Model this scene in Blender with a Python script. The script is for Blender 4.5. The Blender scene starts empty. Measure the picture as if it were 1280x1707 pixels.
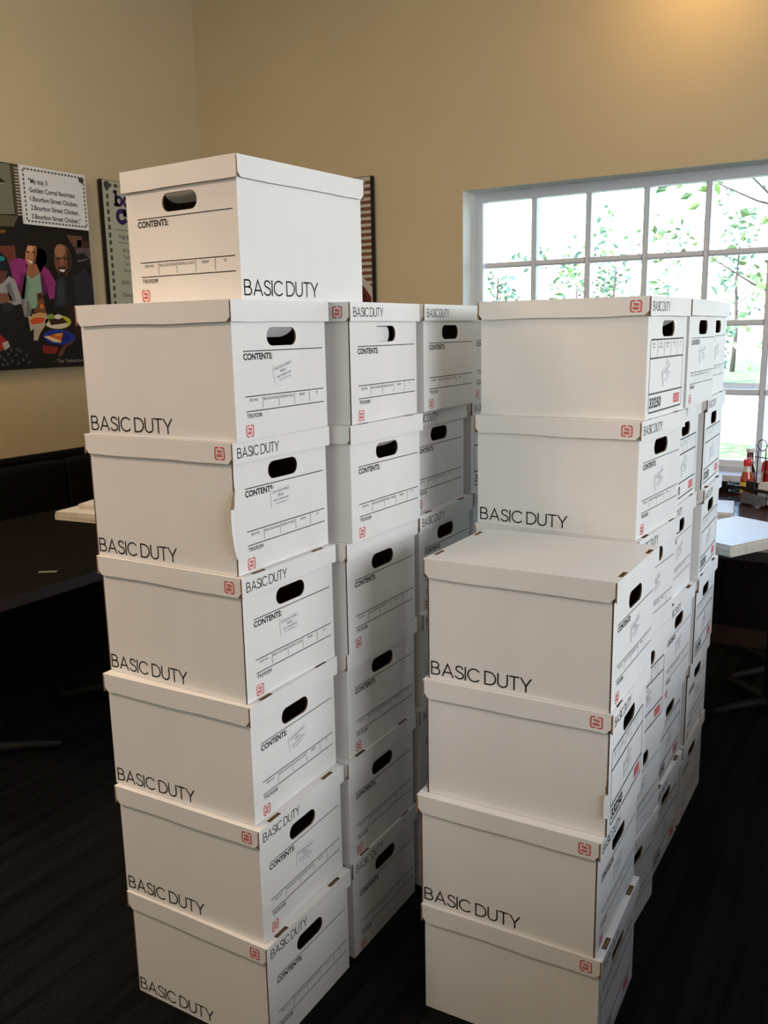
import bpy, bmesh, math, random
from mathutils import Matrix, Vector
from mathutils.geometry import tessellate_polygon

S = bpy.context.scene
COL = S.collection
PI = math.pi
R = math.radians

# ------------------------------------------------------------------ camera
cam_d = bpy.data.cameras.new('camera')
cam = bpy.data.objects.new('camera', cam_d)
COL.objects.link(cam)
cr = Vector((0.85899843, 0.51162946, -0.01889401))
cu = Vector((-0.08666623, 0.18168113, 0.97953097))
cf = Vector((-0.50458959, 0.8397781, -0.20040481))
cam.matrix_world = Matrix(((cr.x, cu.x, -cf.x, 0.0), (cr.y, cu.y, -cf.y, 0.0), (cr.z, cu.z, -cf.z, 1.5283), (0, 0, 0, 1)))
cam_d.sensor_width = 36.0
cam_d.lens = 1480.2 / 1707.0 * 36.0
cam_d.clip_start = 0.02
cam_d.clip_end = 200
S.camera = cam

# ------------------------------------------------------------------ world, sun, lights, exposure
S.view_settings.view_transform = 'Standard'
S.view_settings.look = 'None'
S.view_settings.exposure = 0.0
S.view_settings.gamma = 1.0
S.view_settings.use_curve_mapping = False
S.cycles.max_bounces = 10
S.cycles.diffuse_bounces = 5
S.cycles.transparent_max_bounces = 24
S.cycles.caustics_reflective = False
S.cycles.caustics_refractive = False

W = bpy.data.worlds.new('sky')
S.world = W
W.use_nodes = True
wn = W.node_tree.nodes
wn.clear()
sky = wn.new('ShaderNodeTexSky')
sky.sky_type = 'NISHITA'
sky.sun_disc = False
sky.sun_elevation = R(48)
sky.sun_rotation = R(200)
sky.air_density = 1.0
sky.dust_density = 1.0
bg = wn.new('ShaderNodeBackground')
bg.inputs['Strength'].default_value = 1.8
wo = wn.new('ShaderNodeOutputWorld')
W.node_tree.links.new(sky.outputs[0], bg.inputs['Color'])
W.node_tree.links.new(bg.outputs[0], wo.inputs['Surface'])


def light(name, kind, loc, energy, color, rot=(0, 0, 0), **kw):
    d = bpy.data.lights.new(name, kind)
    d.energy = energy
    d.color = color
    for k, v in kw.items():
        setattr(d, k, v)
    o = bpy.data.objects.new(name, d)
    o.location = loc
    o.rotation_euler = rot
    COL.objects.link(o)
    return o


# sun from behind the building, it lights the garden and never enters the room
light('sun', 'SUN', (0, -5, 10), 11.0, (1.0, 0.96, 0.88), (R(42), 0, R(-20)), angle=R(0.6))
# daylight of the glazed right-hand side of the dining room
light('right_daylight', 'AREA', (3.3, 0.55, 2.05), 150.0, (0.89, 0.94, 1.0), (0, R(90), 0), shape='RECTANGLE', size=1.2, size_y=3.2)
# warm lamps under the ceiling behind and left of the photographer
light('rear_ceiling_light', 'AREA', (-2.3, -0.2, 3.0), 30.0, (1.0, 0.70, 0.53), (R(20), 0, 0), shape='DISK', size=0.5)
light('left_ceiling_light', 'AREA', (-2.7, 1.2, 3.6), 38.0, (1.0, 0.74, 0.46), (0, 0, 0), shape='DISK', size=0.5)
# pale fill light added behind the photographer, no opening stands there
light('rear_fill_light', 'AREA', (-1.8, -3.2, 2.2), 15.0, (0.96, 1.0, 0.89), (R(90), 0, 0), shape='RECTANGLE', size=3.4, size_y=1.2)

# ------------------------------------------------------------------ materials


def s2l(c):
    return tuple((x / 12.92 if x <= 0.04045 else ((x + 0.055) / 1.055) ** 2.4) for x in c)


MATS = {}


def mat(name, rgb=(0.8, 0.8, 0.8), rough=0.7, metal=0.0, noise=0.0, nscale=20.0, bump=0.0, bscale=200.0, spec=0.3, stretch=None, ramp=None):
    if name in MATS:
        return MATS[name]
    m = bpy.data.materials.new(name)
    m.use_nodes = True
    nt = m.node_tree
    b = nt.nodes['Principled BSDF']
    b.inputs['Base Color'].default_value = (*rgb, 1)
    b.inputs['Roughness'].default_value = rough
    b.inputs['Metallic'].default_value = metal
    b.inputs['Specular IOR Level'].default_value = spec
    tc = nt.nodes.new('ShaderNodeTexCoord')
    mp = nt.nodes.new('ShaderNodeMapping')
    if stretch:
        mp.inputs['Scale'].default_value = stretch
    nt.links.new(tc.outputs['Object'], mp.inputs['Vector'])
    if noise > 0:
        n = nt.nodes.new('ShaderNodeTexNoise')
        n.inputs['Scale'].default_value = nscale
        n.inputs['Detail'].default_value = 5
        cr_ = nt.nodes.new('ShaderNodeValToRGB')
        lo = tuple(x * (1 - noise) for x in rgb)
        hi = tuple(min(1, x * (1 + noise)) for x in rgb)
        if ramp:
            lo, hi = ramp
        cr_.color_ramp.elements[0].position = 0.32
        cr_.color_ramp.elements[1].position = 0.68
        cr_.color_ramp.elements[0].color = (*lo, 1)
        cr_.color_ramp.elements[1].color = (*hi, 1)
        nt.links.new(mp.outputs[0], n.inputs['Vector'])
        nt.links.new(n.outputs['Fac'], cr_.inputs['Fac'])
        nt.links.new(cr_.outputs['Color'], b.inputs['Base Color'])
    if bump > 0:
        n2 = nt.nodes.new('ShaderNodeTexNoise')
        n2.inputs['Scale'].default_value = bscale
        n2.inputs['Detail'].default_value = 3
        bp = nt.nodes.new('ShaderNodeBump')
        bp.inputs['Strength'].default_value = bump
        bp.inputs['Distance'].default_value = 0.002
        nt.links.new(mp.outputs[0], n2.inputs['Vector'])
        nt.links.new(n2.outputs['Fac'], bp.inputs['Height'])
        nt.links.new(bp.outputs[0], b.inputs['Normal'])
    MATS[name] = m
    return m


M_BOARD = mat('white_cardboard', (0.80, 0.785, 0.765), 0.62, noise=0.018, nscale=9, bump=0.10, bscale=26, stretch=(1, 1, 0.35), spec=0.25)
M_KRAFT = mat('kraft_cardboard', (0.29, 0.19, 0.115), 0.9, noise=0.15, nscale=60, spec=0.1)
M_LIDEDGE = mat('brown_lid_edge', (0.27, 0.155, 0.085), 0.9, noise=0.2, nscale=90, spec=0.1)
M_INK = mat('black_print', (0.018, 0.017, 0.017), 0.6, spec=0.2)
M_INKG = mat('grey_print', (0.06, 0.06, 0.062), 0.6, spec=0.2)
M_INKS = mat('small_grey_print', (0.12, 0.12, 0.16), 0.6, spec=0.2)
M_RED = mat('red_print', (0.60, 0.035, 0.038), 0.6, spec=0.2)
M_REDL = mat('pale_red_print', (0.78, 0.36, 0.36), 0.6, spec=0.2)
M_STICK = mat('label_paper', (0.80, 0.79, 0.785), 0.55, spec=0.3)
M_WALL = mat('tan_wall_paint', (0.545, 0.455, 0.295), 0.75, noise=0.02, nscale=3, bump=0.25, bscale=160, spec=0.25)
M_WALLW = mat('pale_reveal_paint', (0.80, 0.81, 0.74), 0.7, bump=0.2, bscale=160, spec=0.25)
M_CEIL = mat('ceiling_paint', (0.62, 0.56, 0.46), 0.9, bump=0.3, bscale=90)
M_FRAME = mat('window_aluminium', (0.62, 0.65, 0.70), 0.45, spec=0.4)
M_SILL = mat('sill_stone', (0.66, 0.67, 0.69), 0.35, noise=0.05, nscale=30, spec=0.5)
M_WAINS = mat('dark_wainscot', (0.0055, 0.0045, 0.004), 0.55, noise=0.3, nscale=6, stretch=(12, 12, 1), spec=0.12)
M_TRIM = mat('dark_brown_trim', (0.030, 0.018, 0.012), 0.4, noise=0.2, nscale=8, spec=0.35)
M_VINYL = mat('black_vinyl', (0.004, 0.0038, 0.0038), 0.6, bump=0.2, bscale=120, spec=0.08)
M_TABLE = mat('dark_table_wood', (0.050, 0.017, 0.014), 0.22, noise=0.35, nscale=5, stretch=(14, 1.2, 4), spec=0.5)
M_SHADETOP = mat('shade_darkened_tabletop', (0.0045, 0.003, 0.0024), 0.75, noise=0.3, nscale=5, stretch=(14, 1.2, 4), spec=0.06)  # near black stands in for the dim light on the left table
M_TEDGE = mat('table_edge', (0.018, 0.008, 0.007), 0.4, spec=0.4)
M_IRON = mat('black_iron', (0.008, 0.008, 0.008), 0.7, metal=0.0, spec=0.4)
M_STEEL = mat('worn_steel', (0.30, 0.31, 0.31), 0.45, metal=0.8, noise=0.3, nscale=90)
M_PAPER = mat('stacked_paper', (0.80, 0.80, 0.80), 0.5, spec=0.35)
M_PAPERE = mat('paper_stack_edge', (0.62, 0.57, 0.49), 0.8, noise=0.1, nscale=60)
M_WIRE = mat('black_wire', (0.01, 0.01, 0.01), 0.35, metal=0.5)
M_POSTEDGE = mat('poster_black_edge', (0.008, 0.008, 0.008), 0.6)
M_KED = None


def mat_edge():
    """raw corrugated cut edge: dark flutes between kraft liners"""
    m = bpy.data.materials.new('corrugated_edge')
    m.use_nodes = True
    nt = m.node_tree
    b = nt.nodes['Principled BSDF']
    b.inputs['Roughness'].default_value = 0.9
    tc = nt.nodes.new('ShaderNodeTexCoord')
    w = nt.nodes.new('ShaderNodeTexWave')
    w.bands_direction = 'Z'
    w.inputs['Scale'].default_value = 48
    w.inputs['Distortion'].default_value = 1.5
    r = nt.nodes.new('ShaderNodeValToRGB')
    r.color_ramp.elements[0].color = (0.030, 0.020, 0.013, 1)
    r.color_ramp.elements[1].color = (0.17, 0.105, 0.062, 1)
    nt.links.new(tc.outputs['Object'], w.inputs['Vector'])
    nt.links.new(w.outputs['Fac'], r.inputs['Fac'])
    nt.links.new(r.outputs['Color'], b.inputs['Base Color'])
    return m


M_KED = mat_edge()


def mat_glass():
    m = bpy.data.materials.new('window_glass')
    m.use_nodes = True
    nt = m.node_tree
    nt.nodes.clear()
    o = nt.nodes.new('ShaderNodeOutputMaterial')
    t = nt.nodes.new('ShaderNodeBsdfTransparent')
    t.inputs['Color'].default_value = (0.97, 0.985, 0.98, 1)
    g = nt.nodes.new('ShaderNodeBsdfGlossy')
    g.inputs['Roughness'].default_value = 0.02
    mx = nt.nodes.new('ShaderNodeMixShader')
    fr = nt.nodes.new('ShaderNodeFresnel')
    fr.inputs['IOR'].default_value = 1.35
    nt.links.new(fr.outputs[0], mx.inputs[0])
    nt.links.new(t.outputs[0], mx.inputs[1])
    nt.links.new(g.outputs[0], mx.inputs[2])
    nt.links.new(mx.outputs[0], o.inputs['Surface'])
    return m


M_GLASS = mat_glass()


def mat_carpet():
    m = bpy.data.materials.new('ribbed_dark_carpet')
    m.use_nodes = True
    nt = m.node_tree
    b = nt.nodes['Principled BSDF']
    b.inputs['Roughness'].default_value = 0.95
    b.inputs['Specular IOR Level'].default_value = 0.08
    tc = nt.nodes.new('ShaderNodeTexCoord')
    mp = nt.nodes.new('ShaderNodeMapping')
    mp.inputs['Scale'].default_value = (26, 1.1, 1)
    n = nt.nodes.new('ShaderNodeTexNoise')
    n.inputs['Scale'].default_value = 1.0
    n.inputs['Detail'].default_value = 4
    n2 = nt.nodes.new('ShaderNodeTexNoise')
    n2.inputs['Scale'].default_value = 260
    n2.inputs['Detail'].default_value = 4
    r = nt.nodes.new('ShaderNodeValToRGB')
    r.color_ramp.elements[0].position = 0.36
    r.color_ramp.elements[1].position = 0.60
    r.color_ramp.elements[0].color = (0.0030, 0.0032, 0.0031, 1)
    r.color_ramp.elements[1].color = (0.0078, 0.0083, 0.0080, 1)
    r2 = nt.nodes.new('ShaderNodeValToRGB')
    r2.color_ramp.elements[0].position = 0.40
    r2.color_ramp.elements[1].position = 0.78
    r2.color_ramp.elements[0].color = (0.35, 0.35, 0.35, 1)
    r2.color_ramp.elements[1].color = (3.2, 3.2, 3.1, 1)
    mx = nt.nodes.new('ShaderNodeMix')
    mx.data_type = 'RGBA'
    mx.blend_type = 'MULTIPLY'
    mx.inputs[0].default_value = 1.0
    nt.links.new(tc.outputs['Object'], mp.inputs['Vector'])
    nt.links.new(mp.outputs[0], n.inputs['Vector'])
    nt.links.new(tc.outputs['Object'], n2.inputs['Vector'])
    nt.links.new(n.outputs['Fac'], r.inputs['Fac'])
    nt.links.new(n2.outputs['Fac'], r2.inputs['Fac'])
    nt.links.new(r.outputs['Color'], mx.inputs[6])
    nt.links.new(r2.outputs['Color'], mx.inputs[7])
    nt.links.new(mx.outputs[2], b.inputs['Base Color'])
    bp = nt.nodes.new('ShaderNodeBump')
    bp.inputs['Strength'].default_value = 0.6
    bp.inputs['Distance'].default_value = 0.004
    ad = nt.nodes.new('ShaderNodeMath')
    ad.operation = 'ADD'
    nt.links.new(n.outputs['Fac'], ad.inputs[0])
    nt.links.new(n2.outputs['Fac'], ad.inputs[1])
    nt.links.new(ad.outputs[0], bp.inputs['Height'])
    nt.links.new(bp.outputs[0], b.inputs['Normal'])
    return m


M_CARPET = mat_carpet()

# ------------------------------------------------------------------ mesh helpers


class MB:
    """collects faces of several materials and links them as one mesh object"""

    def __init__(self):
        self.v, self.f, self.mi, self.ms, self.sm = [], [], [], [], []

    def m(self, material):
        if material not in self.ms:
            self.ms.append(material)
        return self.ms.index(material)

    def face(self, pts, material, smooth=False):
        i = len(self.v)
        self.v += [tuple(p) for p in pts]
        self.f.append(tuple(range(i, i + len(pts))))
        self.mi.append(self.m(material))
        self.sm.append(smooth)

    def box(self, a, b, material, sides=None):
        """sides: dict of '-x','+x','-y','+y','-z','+z' to another material"""
        x0, y0, z0 = a
        x1, y1, z1 = b
        sd = sides or {}
        i = len(self.v)
        self.v += [(x0, y0, z0), (x1, y0, z0), (x1, y1, z0), (x0, y1, z0), (x0, y0, z1), (x1, y0, z1), (x1, y1, z1), (x0, y1, z1)]
        for k, q in (('-z', (0, 3, 2, 1)), ('+z', (4, 5, 6, 7)), ('-y', (0, 1, 5, 4)), ('+x', (1, 2, 6, 5)), ('+y', (2, 3, 7, 6)), ('-x', (3, 0, 4, 7))):
            self.f.append(tuple(i + j for j in q))
            self.mi.append(self.m(sd.get(k, material)))
            self.sm.append(False)

    def prism(self, outline, off, material, side=None, holes=(), back=None):
        """outline: 3-D points of a planar polygon, off: extrusion vector"""
        off = Vector(off)
        loops = [[Vector(p) for p in outline]] + [[Vector(p) for p in h] for h in holes]
        flat = [p for lp in loops for p in lp]
        tris = tessellate_polygon(loops)
        i = len(self.v)
        n = len(flat)
        self.v += [tuple(p) for p in flat] + [tuple(p + off) for p in flat]
        # orientation: front must look along -off
        nrm = Vector((0, 0, 0))
        for a, b, c in tris:
            nrm += (flat[b] - flat[a]).cross(flat[c] - flat[a]) * 1.0
        flip = nrm.dot(off) > 0
        for t in tris:
            t2 = t[::-1] if flip else t
            self.f.append(tuple(i + k for k in t2))
            self.mi.append(self.m(material))
            self.sm.append(False)
            self.f.append(tuple(i + n + k for k in t2[::-1]))
            self.mi.append(self.m(back or material))
            self.sm.append(False)
        s = 0
        for lp in loops:
            for k in range(len(lp)):
                a, b = i + s + k, i + s + (k + 1) % len(lp)
                self.f.append((a, b, b + n, a + n))
                self.mi.append(self.m(side or material))
                self.sm.append(False)
            s += len(lp)

    def tube(self, pts, r, material, seg=8, closed=False, taper=None):
        pts = [Vector(p) for p in pts]
        n = len(pts)
        rings = []
        for k, p in enumerate(pts):
            if closed:
                t = pts[(k + 1) % n] - pts[k - 1]
            else:
                t = pts[min(k + 1, n - 1)] - pts[max(k - 1, 0)]
            t.normalize()
            a = t.cross(Vector((0, 0, 1)))
            if a.length < 0.2:
                a = t.cross(Vector((1, 0, 0)))
            a.normalize()
            b = t.cross(a)
            rr = r if taper is None else r * taper[k]
            i = len(self.v)
            for s in range(seg):
                g = 2 * PI * s / seg
                self.v.append(tuple(p + a * (rr * math.cos(g)) + b * (rr * math.sin(g))))
            rings.append(i)
        mi = self.m(material)
        for k in range(n if closed else n - 1):
            a, b = rings[k], rings[(k + 1) % n]
            for s in range(seg):
                s2 = (s + 1) % seg
                self.f.append((a + s, a + s2, b + s2, b + s))
                self.mi.append(mi)
                self.sm.append(True)
        if not closed:
            for a, rev in ((rings[0], True), (rings[-1], False)):
                q = tuple(a + s for s in range(seg))
                self.f.append(q[::-1] if rev else q)
                self.mi.append(mi)
                self.sm.append(False)

    def lathe(self, prof, material, c=(0, 0, 0), seg=20, squash=1.0):
        """prof: list of (radius, z[, material])"""
        rings = []
        for q in prof:
            i = len(self.v)
            for s in range(seg):
                g = 2 * PI * s / seg
                self.v.append((c[0] + q[0] * math.cos(g), c[1] + q[0] * math.sin(g) * squash, c[2] + q[1]))
            rings.append(i)
        for k in range(len(rings) - 1):
            q = prof[k]
            mi = self.m(q[2] if len(q) > 2 else material)
            a, b = rings[k], rings[k + 1]
            for s in range(seg):
                s2 = (s + 1) % seg
                self.f.append((a + s, a + s2, b + s2, b + s))
                self.mi.append(mi)
                self.sm.append(True)
        for a, rev, q in ((rings[0], True, prof[0]), (rings[-1], False, prof[-2])):
            f = tuple(a + s for s in range(seg))
            self.f.append(f[::-1] if rev else f)
            self.mi.append(self.m(q[2] if len(q) > 2 else material))
            self.sm.append(False)

    def mesh(self, name):
        me = bpy.data.meshes.new(name)
        me.from_pydata(self.v, [], self.f)
        for m_ in self.ms:
            me.materials.append(m_)
        me.polygons.foreach_set('material_index', self.mi)
        me.polygons.foreach_set('use_smooth', self.sm)
        me.update()
        return me

    def build(self, name, parent=None, loc=None, rotz=None):
        return link(name, self.mesh(name), parent, loc, rotz)


def link(name, me, parent=None, loc=None, rotz=None):
    o = bpy.data.objects.new(name, me)
    COL.objects.link(o)
    if parent is not None:
        o.parent = parent
    if loc is not None:
        o.location = loc
    if rotz is not None:
        o.rotation_euler = (0, 0, rotz)
    return o


def thing(name, label, cat, loc=(0, 0, 0), rotz=0.0, group=None):
    o = bpy.data.objects.new(name, None)
    o.empty_display_size = 0.1
    COL.objects.link(o)
    o.location = loc
    o.rotation_euler = (0, 0, rotz)
    return tag(o, label, cat, group)


def tag(o, label, cat, group=None):
    o['label'] = label
    o['category'] = cat
    if group:
        o['group'] = group
    return o


def struct(o):
    o['kind'] = 'structure'
    return o


# ------------------------------------------------------------------ flat print: lettering and line work on one plane
TXT = {}


def text_tris(s, bold=0.0):
    key = (s, bold)
    if key in TXT:
        return TXT[key]
    c = bpy.data.curves.new('t', 'FONT')
    c.body = s
    c.size = 1.0
    c.offset = bold
    c.resolution_u = 3
    o = bpy.data.objects.new('t', c)
    COL.objects.link(o)
    dg = bpy.context.evaluated_depsgraph_get()
    me = bpy.data.meshes.new_from_object(o.evaluated_get(dg))
    me.calc_loop_triangles()
    vs = [(v.co.x, v.co.y) for v in me.vertices]
    ts = [tuple(t.vertices) for t in me.loop_triangles]
    bpy.data.objects.remove(o)
    bpy.data.curves.remove(c)
    bpy.data.meshes.remove(me)
    TXT[key] = (vs, ts)
    return TXT[key]


def arc(cx, cy, r, a0, a1, n=12, ry=None):
    ry = r if ry is None else ry
    return [(cx + r * math.cos(R(a0 + (a1 - a0) * k / n)), cy + ry * math.sin(R(a0 + (a1 - a0) * k / n))) for k in range(n + 1)]


def smooth(pts, n=5):
    out = []
    for k in range(len(pts) - 1):
        p0, p1, p2, p3 = pts[max(k - 1, 0)], pts[k], pts[k + 1], pts[min(k + 2, len(pts) - 1)]
        for j in range(n):
            t = j / n
            out.append(tuple(0.5 * (2 * b + (c - a) * t + (2 * a - 5 * b + 4 * c - d) * t * t + (3 * b - a - 3 * c + d) * t ** 3) for a, b, c, d in zip(p0, p1, p2, p3)))
    out.append(pts[-1])
    return out


GLYPH = {
    'B': (0.66, [[(0, 0), (0, 1)], [(0, 1)] + arc(0.31, 0.765, 0.235, 90, -90) + [(0, 0.53)], arc(0.35, 0.265, 0.265, 90, -90) + [(0, 0)]]),
    'A': (0.80, [[(0, 0), (0.39, 1), (0.78, 0)], [(0.13, 0.31), (0.65, 0.31)]]),
    'S': (0.58, [smooth([(0.54, 0.84), (0.46, 0.95), (0.31, 1.0), (0.16, 0.97), (0.07, 0.86), (0.07, 0.72), (0.15, 0.61), (0.32, 0.53), (0.49, 0.45), (0.58, 0.34), (0.58, 0.17), (0.48, 0.05), (0.31, 0.0), (0.14, 0.03), (0.02, 0.16)])]),
    'I': (0.02, [[(0, 0), (0, 1)]]),
    'C': (0.74, [arc(0.46, 0.5, 0.46, 45, 315, 22, 0.5)]),
    'D': (0.76, [[(0, 1)] + arc(0.28, 0.5, 0.48, 90, -90, 16, 0.5) + [(0, 0)], [(0, 0), (0, 1)]]),
    'U': (0.66, [[(0, 1)] + arc(0.33, 0.33, 0.33, 180, 360, 14) + [(0.66, 1)]]),
    'T': (0.62, [[(0, 1), (0.62, 1)], [(0.31, 1), (0.31, 0)]]),
    'Y': (0.68, [[(0, 1), (0.34, 0.44), (0.68, 1)], [(0.34, 0.44), (0.34, 0)]]),
    ' ': (0.17, []),
}
# slab lower case for the big lettering of the recipe poster (x-height 0.7)
SLAB = {
    'b': (0.66, [[(0.12, 1.1), (0.12, 0)], [(0, 1.1), (0.12, 1.1)], arc(0.38, 0.35, 0.28, 180, 540, 20, 0.35), [(0, 0), (0.2, 0)]]),
    'o': (0.60, [arc(0.3, 0.35, 0.28, 0, 360, 20, 0.35)]),
    'u': (0.66, [[(0, 0.7), (0.1, 0.7), (0.1, 0.25)] + arc(0.3, 0.22, 0.2, 180, 340, 10, 0.22), [(0.42, 0.7), (0.54, 0.7), (0.54, 0), (0.66, 0)]]),
    'c': (0.58, [arc(0.31, 0.35, 0.28, 40, 320, 20, 0.35), [(0.53, 0.7), (0.53, 0.5)]]),
    'h': (0.68, [[(0.1, 1.1), (0.1, 0)], [(0, 1.1), (0.1, 1.1)], [(0, 0), (0.22, 0)], arc(0.32, 0.45, 0.22, 170, 0, 10, 0.25) + [(0.54, 0)], [(0.44, 0), (0.66, 0)]]),
}


class Flat:
    """2-D figures laid on a plane, each layer 0.2 mm above the one below"""

    def __init__(self, origin, ux, uy, lift=0.0004):
        self.o, self.x, self.y = Vector(origin), Vector(ux), Vector(uy)
        self.n = self.x.cross(self.y).normalized()
        self.mb = MB()
        self.lift = lift

    def P(self, p, lay=0):
        return self.o + self.x * p[0] + self.y * p[1] + self.n * (self.lift + lay * 0.0002)

    def poly(self, pts, m, lay=0):
        if len(pts) > 4:
            v = [Vector((p[0], p[1], 0)) for p in pts]
            for t in tessellate_polygon([v]):
                self.tri([pts[k] for k in t], m, lay)
        else:
            self.tri(pts, m, lay)

    def tri(self, pts, m, lay=0):
        a = 0
        for k in range(len(pts)):
            x0, y0 = pts[k]
            x1, y1 = pts[(k + 1) % len(pts)]
            a += x0 * y1 - x1 * y0
        if a < 0:
            pts = pts[::-1]
        self.mb.face([self.P(p, lay) for p in pts], m)

    def rect(self, x0, y0, x1, y1, m, lay=0):
        self.poly([(x0, y0), (x1, y0), (x1, y1), (x0, y1)], m, lay)

    def stroke(self, pts, w, m, lay=0, cap=True):
        n = len(pts)
        closed = n > 3 and abs(pts[0][0] - pts[-1][0]) + abs(pts[0][1] - pts[-1][1]) < 1e-9
        L_, R_ = [], []
        for k in range(n):
            p = Vector(pts[k])
            a = Vector(pts[k - 1]) if k > 0 else (Vector(pts[n - 2]) if closed else None)
            b = Vector(pts[k + 1]) if k < n - 1 else (Vector(pts[1]) if closed else None)
            d1 = (p - a) if a is not None else (b - p)
            d2 = (b - p) if b is not None else (p - a)
            if d1.length < 1e-9:
                d1 = d2
            if d2.length < 1e-9:
                d2 = d1
            d1, d2 = d1.normalized(), d2.normalized()
            n1, n2 = Vector((-d1.y, d1.x)), Vector((-d2.y, d2.x))
            nn = n1 + n2
            if nn.length < 0.3:
                nn = n1
            nn.normalize()
            s = 1.0 / max(0.45, nn.dot(n1))
            e = Vector((0, 0))
            if cap and a is None:
                e = -d2 * w * 0.5
            if cap and b is None:
                e = d1 * w * 0.5
            L_.append(tuple(p + e + nn * (w / 2 * s)))
            R_.append(tuple(p + e - nn * (w / 2 * s)))
        for k in range(n - 1):
            self.tri([R_[k], R_[k + 1], L_[k + 1], L_[k]], m, lay)

    def word(self, s, x, y, h, width, w, m, font=GLYPH, gap=0.17, lay=0):
        tot = sum(font[c][0] for c in s) + gap * (len(s) - 1)
        sx = width / tot
        cx = 0.0
        for c in s:
            adv, strokes = font[c]
            for st in strokes:
                self.stroke([(x + (cx + p[0]) * sx, y + p[1] * h) for p in st], w, m, lay)
            cx += adv + gap

    def text(self, s, x, y, h, m, width=None, bold=0.0, align='l', rot=0.0, lay=0, slant=0.0):
        vs, ts = text_tris(s, bold)
        if not vs:
            return
        x0 = min(v[0] for v in vs)
        x1 = max(v[0] for v in vs)
        sy = h / 0.70
        sx = sy if width is None else width / (x1 - x0)
        wd = (x1 - x0) * sx
        ox = {'l': 0, 'c': -wd / 2, 'r': -wd}[align]
        ca, sa = math.cos(rot), math.sin(rot)
        q = []
        for vx, vy in vs:
            px, py = ox + (vx - x0) * sx + slant * vy * sy, vy * sy
            q.append((x + px * ca - py * sa, y + px * sa + py * ca))
        for t in ts:
            self.tri([q[k] for k in t], m, lay)

    def logo(self, cx, cy, s, m=None):
        """two facing square brackets round the two words"""
        m = m or M_RED
        h = s / 2
        w = s * 0.105
        for k in (-1, 1):
            self.stroke([(cx + k * s * 0.14, cy + h), (cx + k * s * 0.40, cy + h), (cx + k * h, cy + s * 0.40), (cx + k * h, cy - s * 0.40), (cx + k * s * 0.40, cy - h), (cx + k * s * 0.14, cy - h)], w, m)
        self.text('TRU', cx, cy + s * 0.05, s * 0.24, m, width=s * 0.62, bold=0.045, align='c')
        self.text('RED', cx, cy - s * 0.30, s * 0.24, m, width=s * 0.62, bold=0.045, align='c')

    def build(self, name, parent):
        return self.mb.build(name, parent)

# ------------------------------------------------------------------ the room (window wall at y = 4.4, left wall at x = -3.912)
XL, YW, XR, YB, ZC = -3.912, 4.4, 3.5, -3.4, 3.75
WX0, WX1, WZ0, WZ1, RV = -2.127, 1.15, 0.831, 2.232, 0.21

mb = MB()
mb.box((XL - 0.2, YB - 0.2, -0.1), (XR + 0.2, YW + RV, 0.0), M_CARPET)
struct(mb.build('floor'))
mb = MB()
mb.box((XL - 0.2, YB - 0.2, ZC), (XR + 0.2, YW + RV, ZC + 0.15), M_CEIL)
struct(mb.build('ceiling'))
mb = MB()
mb.box((XL - 0.2, YB - 0.2, 0), (XL, YW + RV, ZC), M_WALL)
struct(mb.build('wall_left'))
mb = MB()
mb.box((XR, YB - 0.2, 0), (XR + 0.2, YW + RV, ZC), M_WALL)
struct(mb.build('wall_right'))
mb = MB()
mb.box((XL, YB - 0.2, 0), (XR, YB, ZC), M_WALL)
struct(mb.build('wall_back'))
mb = MB()   # window wall with its deep opening
RVL = {'+x': M_WALLW}
mb.box((XL, YW, 0), (WX0, YW + RV, ZC), M_WALL, {'+x': M_WALLW})
mb.box((WX1, YW, 0), (XR, YW + RV, ZC), M_WALL, {'-x': M_WALLW})
mb.box((WX0, YW, WZ1), (WX1, YW + RV, ZC), M_WALL, {'-z': M_WALLW})
mb.box((WX0, YW, 0), (WX1, YW + RV, WZ0 - 0.03), M_WALL)
struct(mb.build('wall_front'))
# dark wainscots, sill and baseboards
mb = MB()
n = 16
for k in range(n):
    y0 = YB + (YW - YB) * k / n
    y1 = YB + (YW - YB) * (k + 1) / n
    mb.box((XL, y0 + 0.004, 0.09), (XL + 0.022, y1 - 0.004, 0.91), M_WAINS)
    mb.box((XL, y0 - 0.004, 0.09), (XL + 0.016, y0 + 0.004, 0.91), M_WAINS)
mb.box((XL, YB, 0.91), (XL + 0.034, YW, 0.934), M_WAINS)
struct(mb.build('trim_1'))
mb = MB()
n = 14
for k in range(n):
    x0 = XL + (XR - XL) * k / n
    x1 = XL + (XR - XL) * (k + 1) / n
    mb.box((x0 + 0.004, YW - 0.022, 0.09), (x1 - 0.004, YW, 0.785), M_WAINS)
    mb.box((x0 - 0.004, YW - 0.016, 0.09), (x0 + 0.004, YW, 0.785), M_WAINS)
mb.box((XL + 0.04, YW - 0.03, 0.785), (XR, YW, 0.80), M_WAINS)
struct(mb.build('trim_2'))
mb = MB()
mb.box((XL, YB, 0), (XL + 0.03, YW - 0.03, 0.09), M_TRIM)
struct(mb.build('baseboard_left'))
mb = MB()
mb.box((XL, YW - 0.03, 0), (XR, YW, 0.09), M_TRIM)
struct(mb.build('baseboard_front'))

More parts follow.
